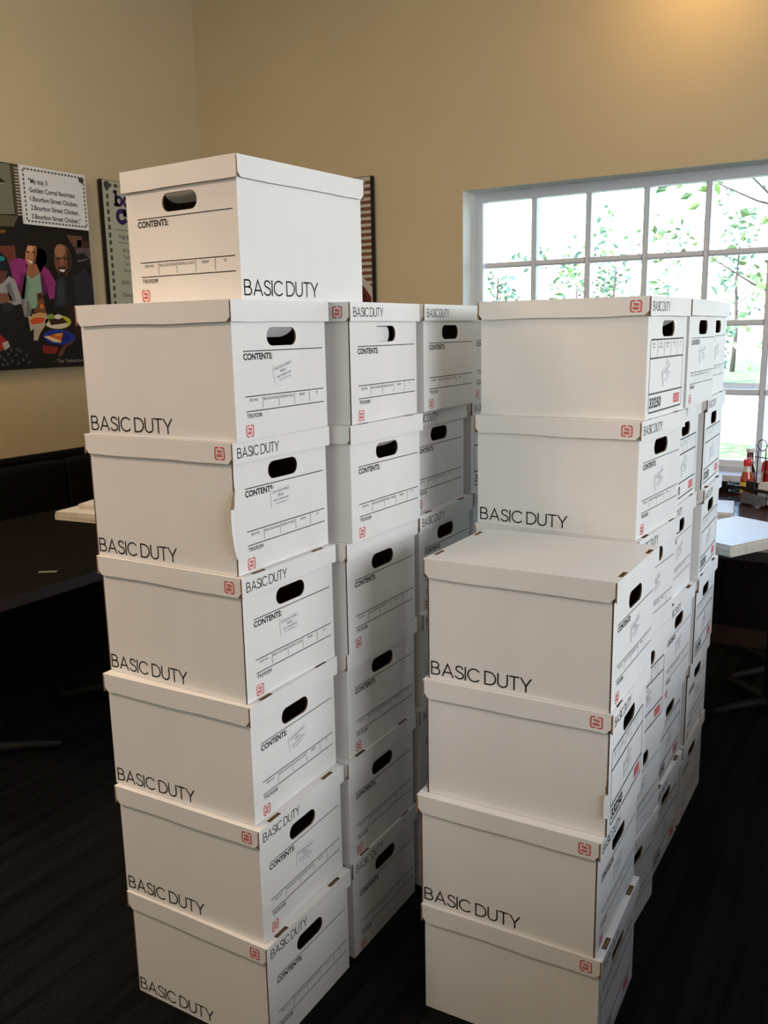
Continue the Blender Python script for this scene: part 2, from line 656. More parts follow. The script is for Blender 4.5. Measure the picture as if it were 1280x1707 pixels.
# window: frame, mullions, panes and sill are parts
win = bpy.data.objects.new('window_1', None)
COL.objects.link(win)
win.location = (WX0, YW + RV - 0.06, WZ0)
struct(win)
WW, WH = WX1 - WX0, WZ1 - WZ0
FB = 0.045          # frame bar
mb = MB()
mb.box((0, 0, 0), (FB, 0.06, WH), M_FRAME)
mb.box((WW - FB, 0, 0), (WW, 0.06, WH), M_FRAME)
mb.box((FB, 0, WH - FB), (WW - FB, 0.06, WH), M_FRAME)
mb.box((FB, 0, 0), (WW - FB, 0.06, FB), M_FRAME)
mb.box((0.012, -0.012, 0.012), (WW - 0.012, 0, 0.028), M_FRAME)
mb.build('window_frame', win)
NC, NR = 11, 4
PW = (WW - 2 * FB) / NC
PH = (WH - 2 * FB) / NR
mbv = MB()
mbv.box((-0.014, 0.005, 0), (0.014, 0.05, WH - 2 * FB), M_FRAME)
mbv.box((-0.009, -0.004, 0), (0.009, 0.005, WH - 2 * FB), M_FRAME)
me_v = mbv.mesh('mullion')
for k in range(1, NC):
    link('mullion', me_v, win, (FB + k * PW, 0, FB))
mbh = MB()
mbh.box((0, 0.0075, -0.014), (PW - 0.028, 0.048, 0.014), M_FRAME)
mbh.box((0, -0.002, -0.009), (PW - 0.028, 0.0075, 0.009), M_FRAME)
me_h = mbh.mesh('glazing_bar')
mbp = MB()
mbp.box((0, 0.026, 0), (PW - 0.028, 0.030, PH - 0.028), M_GLASS)
me_p = mbp.mesh('pane')
for k in range(NC):
    for j in range(NR):
        if j:
            link('glazing_bar', me_h, win, (FB + k * PW + 0.014, 0, FB + j * PH))
        link('pane', me_p, win, (FB + k * PW + 0.014, 0, FB + j * PH + 0.014))
mb = MB()
mb.box((-0.02, -(RV - 0.06) - 0.035, -0.03), (WW + 0.02, 0.06, 0.0), M_SILL)
mb.build('window_sill', win)

# ------------------------------------------------------------------ storage boxes
P, BL, BW, OV, HL, T = 0.265, 0.396, 0.310, 0.0068, 0.0416, 0.0035
BH = P - 0.0045
HCZ, HHW, HHH = 0.1955, 0.049, 0.0178    # grip hole: centre height, half width, half height
random.seed(4)


def stadium(cy, cz, hw, hh, r, n=6):
    out = []
    for sy, sz, a0 in ((1, 1, 0), (-1, 1, 90), (-1, -1, 180), (1, -1, 270)):
        for k in range(n + 1):
            a = R(a0 + 90 * k / n)
            out.append((cy + sy * (hw - r) + r * math.cos(a), cz + sz * (hh - r) + r * math.sin(a)))
    return out


def body_mesh(raw):
    mb = MB()
    hx, hy = BL / 2, BW / 2
    ye = hy if raw else hy - T
    xe = hx - T if raw else hx
    for s in (-1, 1):
        sd = {k: M_KRAFT for k in ('-z', '+z', '-x', '+x')}
        sd['+y' if s < 0 else '-y'] = M_KRAFT
        if not raw:
            sd['-x'] = sd['+x'] = M_BOARD
        mb.box((-xe, min(s * hy, s * (hy - T)), 0), (xe, max(s * hy, s * (hy - T)), BH), M_BOARD, sd)
    for s in (-1, 1):
        yy = ye
        outline = [(s * hx, -yy, 0.0), (s * hx, yy, 0.0), (s * hx, yy, BH), (s * hx, -yy, BH)]
        hole = [(s * hx, a, b) for a, b in stadium(0, HCZ, HHW, HHH, 0.0172)]
        mb.prism(outline, (-s * T, 0, 0), M_BOARD, side=M_KED if raw else M_KRAFT, holes=[hole], back=M_KRAFT)
    mb.box((-hx + T, -hy + T, 0.0), (hx - T, hy - T, T), M_KRAFT)
    return mb.mesh('body')


BODY = {False: body_mesh(False), True: body_mesh(True)}


def lid_mesh(seed):
    rnd = random.Random(seed)
    mb = MB()
    X, Y = BL / 2 + OV, BW / 2 + OV
    E = 0.0125           # depth of the tab slots
    top = P - 0.0006
    tz = top - T
    kd = {'-z': M_KRAFT}
    mb.box((-X + E, -Y, tz), (X - E, Y, top), M_BOARD, {'-z': M_KRAFT, '-x': M_KRAFT, '+x': M_KRAFT})
    for s in (-1, 1):
        a, b = sorted((s * (X - E), s * (X - 0.0022)))
        c0, c1 = sorted((s * (X - 0.0022), s * X))
        mb.box((c0, -Y, tz), (c1, Y, top), M_BOARD, {'-z': M_KRAFT, '-x' if s > 0 else '+x': M_KRAFT, '-y': M_LIDEDGE, '+y': M_LIDEDGE})
        ys = [-Y, -0.1 - 0.021, -0.1 + 0.019, 0.1 - 0.019, 0.1 + 0.021, Y]
        for k in (0, 2, 4):
            sd = {'-z': M_KRAFT, '-y': M_KRAFT if k else M_BOARD, '+y': M_KRAFT if k < 4 else M_BOARD}
            mb.box((a, ys[k], tz), (b, ys[k + 1], top), M_BOARD, sd)
        for k in (1, 3):       # what shows inside the slot: the folded tab
            mb.box((a, ys[k], tz - 0.003), (b, ys[k + 1], tz - 0.0006), M_KED)
            d0, d1 = sorted((s * (X - E + 0.004), s * (X - 0.0055)))
            mb.box((d0, ys[k] + 0.004, tz - 0.0006), (d1, ys[k + 1] - 0.004, tz + 0.0010), M_KRAFT)
        # end skirt, full width, its raw ends show at the corners
        fl = rnd.uniform(0.0, 0.0012)
        zb = P - HL + rnd.uniform(-0.001, 0.001)
        x0, x1 = s * (X - T), s * X
        pts = []
        N = 8
        for k in range(N + 1):
            pts.append((x1, -Y + 2 * Y * k / N, zb + rnd.uniform(-0.0006, 0.0006)))
        outline = pts + [(x1, Y, tz), (x1, -Y, tz)]
        mb.prism(outline, (-s * T, 0, 0), M_BOARD, side=M_LIDEDGE, back=M_KRAFT)
    for s in (-1, 1):        # long skirts between the end skirts, lower corners clipped
        y1 = s * Y
        xx = X - T - 0.0004
        zb = P - HL
        N = 14
        ph, am = rnd.uniform(0, 6), rnd.uniform(0.0004, 0.0011)
        pts = [(-xx, y1, zb + 0.010)]
        for k in range(N + 1):
            x = -xx + 0.009 + (2 * xx - 0.018) * k / N
            pts.append((x, y1, zb + am * math.sin(ph + k * 0.7) + rnd.uniform(-0.0004, 0.0004)))
        pts += [(xx, y1, zb + 0.010), (xx, y1, tz), (-xx, y1, tz)]
        mb.prism(pts, (0, -s * T, 0), M_BOARD, side=M_BOARD, back=M_KRAFT)
    return mb.mesh('lid')


LIDS = [lid_mesh(k) for k in range(5)]


def form_contents(code):
    fl = Flat((0, 0, 0), (0, 1, 0), (0, 0, 1))
    fl2 = fl
    parts = []
    for s in (1,):
        fl = Flat((s * BL / 2, 0, 0), (0, s, 0), (0, 0, 1))
        a, b = -BW / 2 + 0.031, BW / 2 - 0.012
        fl.rect(a, 0.1682, b, 0.1700, M_INK)
        fl.text('CONTENTS:', a, 0.1528, 0.0120, M_INK, width=0.090, bold=0.03)
        fl.rect(a, 0.0825, b, 0.0843, M_INK)
        fl.rect(a, 0.0540, b, 0.0558, M_INK)
        w = (b - a) / 5
        for k in range(1, 5):
            fl.rect(a + k * w - 0.0005, 0.0590, a + k * w + 0.0005, 0.0815, M_INK)
        for k, tx in enumerate(('BOX NO.', 'BOX LOCATION', 'DESTROY DATE', 'FROM', 'TO')):
            fl.text(tx, a + (k + 0.5) * w, 0.0738, 0.0052, M_INK, width=(0.027, 0.047, 0.046, 0.018, 0.007)[k], align='c')
        fl.text(code, a + 0.002, 0.0425, 0.0080, M_INK, width=0.047, bold=0.012)
        fl.logo(a + 0.010, 0.0175, 0.021)
        parts.append(fl.mb)
    return join(parts, 'printed_form')


def join(mbs, name):
    out = MB()
    for m in mbs:
        i = len(out.v)
        out.v += m.v
        for f, k, s in zip(m.f, m.mi, m.sm):
            out.f.append(tuple(i + j for j in f))
            out.mi.append(out.m(m.ms[k]))
            out.sm.append(s)
    return out.mesh(name)


def form_number():
    parts = []
    for s in (1,):
        fl = Flat((s * BL / 2, 0, 0), (0, s, 0), (0, 0, 1))
        a, b = -BW / 2 + 0.022, BW / 2 - 0.024
        z0, z1 = 0.0135, 0.1720
        c = 0.007
        fl.stroke([(a + c, z1), (b - c, z1)], 0.0036, M_INK)
        fl.stroke([(a + c, z0), (b - c, z0)], 0.0036, M_INK)
        fl.stroke([(a + c, z1), (a + 0.002, z1 - 0.002), (a, z1 - c), (a, z0 + c), (a + 0.002, z0 + 0.002), (a + c, z0)], 0.0021, M_INK)
        fl.stroke([(b - c, z1), (b - 0.002, z1 - 0.002), (b, z1 - c), (b, z0 + c), (b - 0.002, z0 + 0.002), (b - c, z0)], 0.0021, M_INK)
        fl.rect(a, 0.1300, b, 0.1336, M_INK)
        fl.rect(a, 0.0525, b, 0.0561, M_INK)
        w = (b - a) / 5
        for k in range(1, 5):
            fl.rect(a + k * w - 0.0007, 0.1336, a + k * w + 0.0007, z1, M_INK)
        for k, (t1, t2) in enumerate((('BOX', 'NO.'), ('BOX', 'LOCATION'), ('DESTROY', 'DATE'), ('FROM', '/ /'), ('TO', '/ /'))):
            fl.text(t1, a + (k + 0.5) * w, 0.1610, 0.0044, M_INKG, width=min(0.034, 0.0055 * len(t1)), align='c')
            fl.text(t2, a + (k + 0.5) * w, 0.1535, 0.0044, M_INKG, width=min(0.034, 0.0050 * len(t2)), align='c')
        fl.text('CON-', 0, 0.1225, 0.0042, M_INKG, align='c')
        fl.text('TENTS', 0, 0.1160, 0.0042, M_INKG, align='c')
        fl.text('33250', a + 0.006, 0.0235, 0.0215, M_INK, width=0.088, bold=0.035, slant=0.08)
        fl.rect(b - 0.066, 0.0225, b - 0.018, 0.0440, M_RED)
        for zz in (0.0365, 0.0265):
            for k in range(6):
                fl.rect(b - 0.0635 + k * 0.0073, zz, b - 0.0635 + k * 0.0073 + 0.0045, zz + 0.0042, M_REDL, 1)
        fl.rect(b - 0.0635, 0.0325, b - 0.0205, 0.0345, M_REDL, 1)
        parts.append(fl.mb)
    return join(parts, 'printed_form')


FORM = {'8': form_contents('TR59208'), '9': form_contents('TR59209'), 'N': form_number()}


def side_word():
    parts = []
    for s in (-1,):
        fl = Flat((0, s * BW / 2, 0), (-s, 0, 0), (0, 0, 1))
        fl.word('BASIC DUTY', -BL / 2 + 0.0085, 0.0105, 0.0275, 0.2245, 0.0032, M_INK)
        parts.append(fl.mb)
    return join(parts, 'printed_lettering')


SIDE = side_word()


def lid_word():
    fl = Flat((BL / 2 + OV, 0, 0), (0, 1, 0), (0, 0, 1))
    fl.word('BASIC DUTY', -BW / 2 + 0.007, P - HL + 0.0105, 0.0185, 0.128, 0.0021, M_INK)
    return fl.mb.mesh('printed_lettering')


def lid_logo():
    fl = Flat((0, -BW / 2 - OV, 0), (1, 0, 0), (0, 0, 1))
    fl.logo(BL / 2 - 0.0255, P - HL / 2 - 0.001, 0.0225)
    return fl.mb.mesh('printed_logo')


LIDW, LIDG = lid_word(), lid_logo()


def sticker_meshes():
    fl = Flat((0, 0, 0), (1, 0, 0), (0, 1, 0), lift=0.0)
    mb = MB()
    mb.box((-0.033, -0.019, 0), (0.033, 0.019, 0.0006), M_STICK)
    fl = Flat((0, 0, 0.0006), (1, 0, 0), (0, 1, 0), lift=0.0003)
    fl.text('CHICKEN FAMILY', 0, 0.0085, 0.0056, M_INKS, width=0.059, align='c')
    fl.text('MEAL', 0, -0.0005, 0.0056, M_INKS, width=0.021, align='c')
    fl.text('HAPPY THANKSGIVING', 0, -0.0085, 0.0040, M_INKS, width=0.050, align='c')
    fl.text('www.thanksgiving.org', 0, -0.0148, 0.0026, M_INKS, width=0.040, align='c')
    return mb.mesh('paper_label'), fl.mb.mesh('label_print')


STK, STKP = sticker_meshes()


def flap_mesh():
    mb = MB()
    pts = [(0.0, a, b) for a, b in stadium(0, -HHH, HHW - 0.001, HHH - 0.001, 0.0165)]
    mb.prism(pts, (-0.003, 0, 0), M_BOARD, side=M_KRAFT, back=M_KRAFT)
    return mb.mesh('grip_flap')


FLAP = flap_mesh()
BOXES = {}
GROUP = 'white cardboard storage boxes in tall stacks'


def storage_box(key, x, y, z, yaw, label, form='8', side=True, lid='p', raw=False, sticker=None, flap=None):
    """form: end print; lid 'p' printed ends towards the front, 'b' blank; sticker: (dy, z, tilt); flap: opening angle"""
    t = thing('storage_box', label, 'box', (x, y, z), R(yaw), GROUP)
    b = link('body', BODY[raw], t)
    for rz in (0, PI):
        link('printed_form', FORM[form], b, rotz=rz)
        if side and form != 'N':
            link('printed_lettering', SIDE, b, rotz=rz)
    l = link('lid', LIDS[len(BOXES) % 5], t, rotz=PI if lid == 'b' else 0)
    if lid != 'n':
        link('printed_lettering', LIDW, l)
        link('printed_logo', LIDG, l)
    if flap is not None:
        f = link('grip_flap', FLAP, t, (BL / 2 - 0.0002, 0, HCZ + HHH - 0.0008))
        if flap < 0:
            c, s_ = math.cos(R(-flap)), math.sin(R(-flap))
            f.location = (BL / 2 - 0.0008 - HHW * s_, -HHW + HHW * c - 0.0006, HCZ + HHH - 0.0008)
            f.rotation_euler = (0, 0, R(-flap))
        else:
            f.rotation_euler = (0, R(flap), 0)
    if sticker:
        s = link('paper_label', STK, t, (BL / 2 + 0.0007, sticker[0], sticker[1]))
        s.matrix_local = Matrix.Translation((BL / 2 + 0.0007, sticker[0], sticker[1])) @ Matrix(((0, 0, 1, 0), (1, 0, 0, 0), (0, 1, 0, 0), (0, 0, 0, 1))) @ Matrix.Rotation(R(sticker[2]), 4, 'Z')
        link('label_print', STKP, s)
    BOXES[key] = t
    return t


FA = 'in the nearest left stack'
S1 = (0.005, 0.127, 10)
boxes = [
    # key, x, y, level, yaw, label, options
    ('T', -1.2695, 1.5703, 6, -93.5, 'white lidded box turned crosswise on top of the nearest left stack, above all other boxes', dict(form='9', lid='n', flap=62)),
    ('A1', -1.300, 1.447, 5, 0.8, 'white box with blank lid and half-open grip flap, right under the crosswise top box', dict(form='8', lid='b', sticker=(0.0, 0.127, 13), flap=58)),
    ('A2', -1.309, 1.448, 4, -0.1, 'white box with torn, peeling front corner, third from the top of the nearest left stack', dict(form='9', raw=True, sticker=(-0.012, 0.139, 3))),
    ('A3', -1.301, 1.447, 3, -0.4, 'white box directly below the one with the torn corner in the nearest left stack', dict(form='9', raw=True, sticker=(-0.008, 0.129, 2))),
    ('A4', -1.298, 1.436, 2, 1.3, 'white box with blank creased lid, fifth from the top of the nearest left stack', dict(form='8', lid='b', sticker=(0.004, 0.130, 10))),
    ('A5', -1.285, 1.430, 1, 1.1, 'white box standing on the lowest box of the nearest left stack', dict(form='8', sticker=(0.004, 0.124, -4))),
    ('A6', -1.273, 1.428, 0, 0.1, 'lowest box of the nearest left stack, without paper label, standing on the carpet', dict(form='8', raw=True)),
    ('B1', -1.264, 1.790, 5, 1.2, 'white box with white flap filling its grip hole, top of the second left stack', dict(form='8', raw=True, flap=-9)),
    ('B2', -1.257, 1.785, 4, -0.9, 'white box with tilted grip flap, second from top in the second left stack', dict(form='8', lid='b', flap=66)),
    ('B3', -1.272, 1.779, 3, -0.7, 'white box with dark cut corner edge, third from top in the second left stack', dict(form='8', lid='b', raw=True)),
    ('B4', -1.280, 1.784, 2, -1.3, 'white box with blank lid, third from the bottom of the second left stack', dict(form='8', lid='b')),
    ('B5', -1.278, 1.767, 1, -0.4, 'white box with blank lid on the lowest box of the second left stack', dict(form='8', lid='b')),
    ('B6', -1.278, 1.770, 0, 0.1, 'lowest box of the second left stack, printed lid, standing on the carpet', dict(form='8')),
    ('C1', -1.264, 2.122, 5, 1.6, 'white box half in shadow, top of the third left stack behind the aisle', dict(form='9')),
    ('C2', -1.294, 2.116, 4, 0.8, 'shaded bluish white box, second from top in the third left stack', dict(form='9')),
    ('C3', -1.276, 2.116, 3, 0.8, 'shaded white box, third from top in the third left stack, behind the low right lid', dict(form='9')),
    ('C4', -1.268, 2.120, 2, 0.3, 'dark shaded box, third from the bottom of the third left stack', dict(form='8')),
    ('C5', -1.272, 2.108, 1, 0.0, 'dark shaded box on the lowest box of the third left stack', dict(form='8')),
    ('C6', -1.270, 2.108, 0, 0.2, 'lowest box of the third left stack in deep shadow on the carpet', dict(form='8')),
    ('D1', -1.300, 2.487, 5, 0.3, 'blue-lit box sliver between the third left stack and the tall right stack, topmost', dict(form='9')),
    ('D2', -1.301, 2.487, 4, 0.3, 'box with brown-shadowed long side showing behind the third left stack, second from top', dict(form='N')),
    ('D3', -1.290, 2.480, 3, 0.2, 'blue-lit box of the last left stack, third from top', dict(form='9')),
    ('D4', -1.296, 2.484, 2, 0.0, 'shadowed box of the last left stack, third from the bottom', dict(form='8')),
    ('D5', -1.300, 2.482, 1, -0.3, 'box of the last left stack resting on its lowest box', dict(form='8')),
    ('D6', -1.298, 2.484, 0, 0.0, 'lowest box of the last left stack, behind all other left stacks', dict(form='8')),
    ('E1', -0.655, 1.746, 3, 0.5, 'white box with its whole lid top in view, top of the low right front stack', dict(form='8', lid='b', raw=True, sticker=S1)),
    ('E2', -0.659, 1.743, 2, 2.0, 'box with torn brown lower corner, second in the low right front stack', dict(form='N', raw=True, sticker=(0.0, 0.095, 12))),
    ('E3', -0.667, 1.726, 1, 1.2, 'box with side lettering on the lowest box of the low right front stack', dict(form='9', raw=True, sticker=S1)),
    ('E4', -0.660, 1.726, 0, 2.0, 'lowest box of the low right front stack, blank long side, standing on the carpet', dict(form='N')),
    ('F1', -0.697, 2.110, 5, -2.2, 'white 33250 box with blank long side, top of the stack before the window', dict(form='N', flap=64, sticker=(0.0, 0.095, 20))),
    ('F2', -0.698, 2.097, 4, -3.6, 'white box below the topmost 33250 box, with large side lettering above the low stack', dict(form='9', flap=72, sticker=(-0.005, 0.120, 14))),
    ('F3', -0.697, 2.095, 3, -2.6, 'white box rising just behind the lid top of the low right stack', dict(form='8', sticker=S1)),
    ('F4', -0.704, 2.092, 2, -2.6, 'box with framed number form, third from the bottom of the second right stack', dict(form='N', lid='b', sticker=(0.0, 0.095, 10))),
    ('F5', -0.709, 2.089, 1, -2.6, 'box with contents form on the lowest box of the second right stack', dict(form='9', sticker=S1)),
    ('F6', -0.713, 2.085, 0, -2.6, 'lowest box of the second right stack, printed lid peeking past the low stack', dict(form='8', sticker=S1)),
    ('G1', -0.690, 2.446, 5, -0.6, 'white box with contents form, top of the third right stack against the bright window', dict(form='8', lid='b', sticker=S1)),
    ('G2', -0.722, 2.447, 4, 0.2, 'box with framed number form, second from top in the third right stack', dict(form='N', sticker=(0.0, 0.095, 12))),
    ('G3', -0.723, 2.442, 3, 0.0, 'box with contents form, third from top in the third right stack', dict(form='9', sticker=S1)),
    ('G4', -0.713, 2.438, 2, -0.3, 'box with pale flap in its grip, third from bottom of the third right stack', dict(form='8', flap=40, sticker=S1)),
    ('G5', -0.727, 2.442, 1, 0.3, 'framed number box with blank lid on the lowest box of the third right stack', dict(form='N', lid='b', sticker=(0.0, 0.095, 8))),
    ('G6', -0.724, 2.432, 0, -0.4, 'lowest box of the third right stack, framed number form beside the aisle carpet', dict(form='N', sticker=(0.0, 0.095, 8))),
    ('H1', -0.718, 2.784, 5, 1.5, 'white box with contents form, top of the farthest right stack beside the window panes', dict(form='8', lid='b', sticker=S1)),
    ('H2', -0.716, 2.782, 4, 2.0, 'framed number box second from top in the farthest right stack, tan side showing', dict(form='N', raw=True, sticker=(0.0, 0.095, 8))),
    ('H3', -0.712, 2.784, 3, 2.0, 'framed number box beside the folded white sheets, third from top in the farthest right stack', dict(form='N', sticker=(0.0, 0.095, 10))),
    ('H4', -0.711, 2.780, 2, 1.3, 'framed number box with blank lid, level with the table underside, farthest right stack', dict(form='N', lid='b', raw=True, sticker=(0.0, 0.095, 12))),
    ('H5', -0.721, 2.774, 1, 0.9, 'contents form box second from the bottom of the farthest right stack', dict(form='8', lid='b', raw=True, sticker=S1)),
    ('H6', -0.724, 2.766, 0, 0.3, 'lowest box of the farthest right stack, ending the row on the dark carpet', dict(form='8', lid='b')),
]
for key, x, y, lv, yaw, lab, opt in boxes:
    storage_box(key, x, y, lv * P + 0.0002, yaw, lab, **opt)


def torn_corner(t):
    """end-panel liner torn loose at the front corner and curling out"""
    mb = MB()
    hx, hy = BL / 2, BW / 2
    prof = [(0.030, 0.0005), (0.040, 0.004), (0.052, 0.0085), (0.066, 0.0115), (0.080, 0.0125), (0.094, 0.0150), (0.104, 0.0140), (0.118, 0.0150), (0.130, 0.0135), (0.136, 0.0155), (0.146, 0.010), (0.158, 0.0075), (0.168, 0.004), (0.175, 0.0005)]
    prev = None
    for z, e in prof:
        jag = 0.0008 * math.sin(z * 900)
        row = [(hx + 0.0006, -hy + 0.006, z), (hx + 0.0022, -hy - e * 0.35, z), (hx + 0.0010, -hy - e + jag, z)]
        if prev:
            for k in range(2):
                mb.face([prev[k], row[k], row[k + 1], prev[k + 1]], M_BOARD if k == 0 or z < 0.14 else M_KRAFT)
                dd = Vector((-0.0012, 0.0004, 0))
                mb.face([tuple(Vector(q) + dd) for q in (prev[k], prev[k + 1], row[k + 1], row[k])], M_KRAFT)
            mb.face([prev[2], row[2], tuple(Vector(row[2]) + Vector((-0.0012, 0.0004, 0))), tuple(Vector(prev[2]) + Vector((-0.0012, 0.0004, 0)))], M_KRAFT)
        prev = row
    o = mb.build('torn_liner', t)
    o['label'] = 'torn white liner curling off the corner'


torn_corner(BOXES['A2'])


def torn_hole(t):
    """liner torn off along the corner: bare brown board above, a curled paper tongue below"""
    mb = MB()
    hx, hy = BL / 2, BW / 2
    pts = [(hx + 0.0004, 0.166), (hx - 0.0012, 0.150), (hx - 0.0010, 0.143), (hx - 0.0026, 0.134), (hx - 0.0022, 0.127), (hx - 0.0040, 0.120), (hx - 0.0036, 0.113), (hx - 0.0058, 0.106), (hx - 0.0048, 0.100), (hx - 0.0060, 0.094), (hx + 0.0004, 0.092)]
    mb.prism([(a, -hy - 0.0007, b) for a, b in pts], (0, 0.0006, 0), M_KRAFT, side=M_BOARD)
    pts = [(hx + 0.0004, 0.150), (hx - 0.0008, 0.136), (hx - 0.0010, 0.128), (hx - 0.0020, 0.118), (hx - 0.0018, 0.110), (hx - 0.0032, 0.103), (hx - 0.0026, 0.097), (hx + 0.0004, 0.094)]
    mb.prism([(a, -hy - 0.0011, b) for a, b in pts], (0, 0.0004, 0), M_KED, side=M_KRAFT)
    prev = None
    for z, e in ((0.093, 0.0035), (0.089, 0.0062), (0.084, 0.0058), (0.074, 0.0066), (0.064, 0.0062), (0.054, 0.0068), (0.046, 0.0060), (0.042, 0.0022)):
        row = [Vector((hx + 0.0007, -hy + 0.001, z)), Vector((hx - 0.0002, -hy - 0.0022, z)), Vector((hx - e, -hy - 0.0046 - e * 0.25, z))]
        if prev:
            for k in range(2):
                mb.face([prev[k], row[k], row[k + 1], prev[k + 1]], M_BOARD)
                d = Vector((0.0002, 0.0009, 0))
                mb.face([prev[k] + d, prev[k + 1] + d, row[k + 1] + d, row[k] + d], M_KRAFT)
            d = Vector((0.0002, 0.0009, 0))
            mb.face([prev[2], row[2], row[2] + d, prev[2] + d], M_KRAFT)
        prev = row
    o = mb.build('torn_patch', t)
    o['label'] = 'torn corner baring brown board above a curled paper tongue'


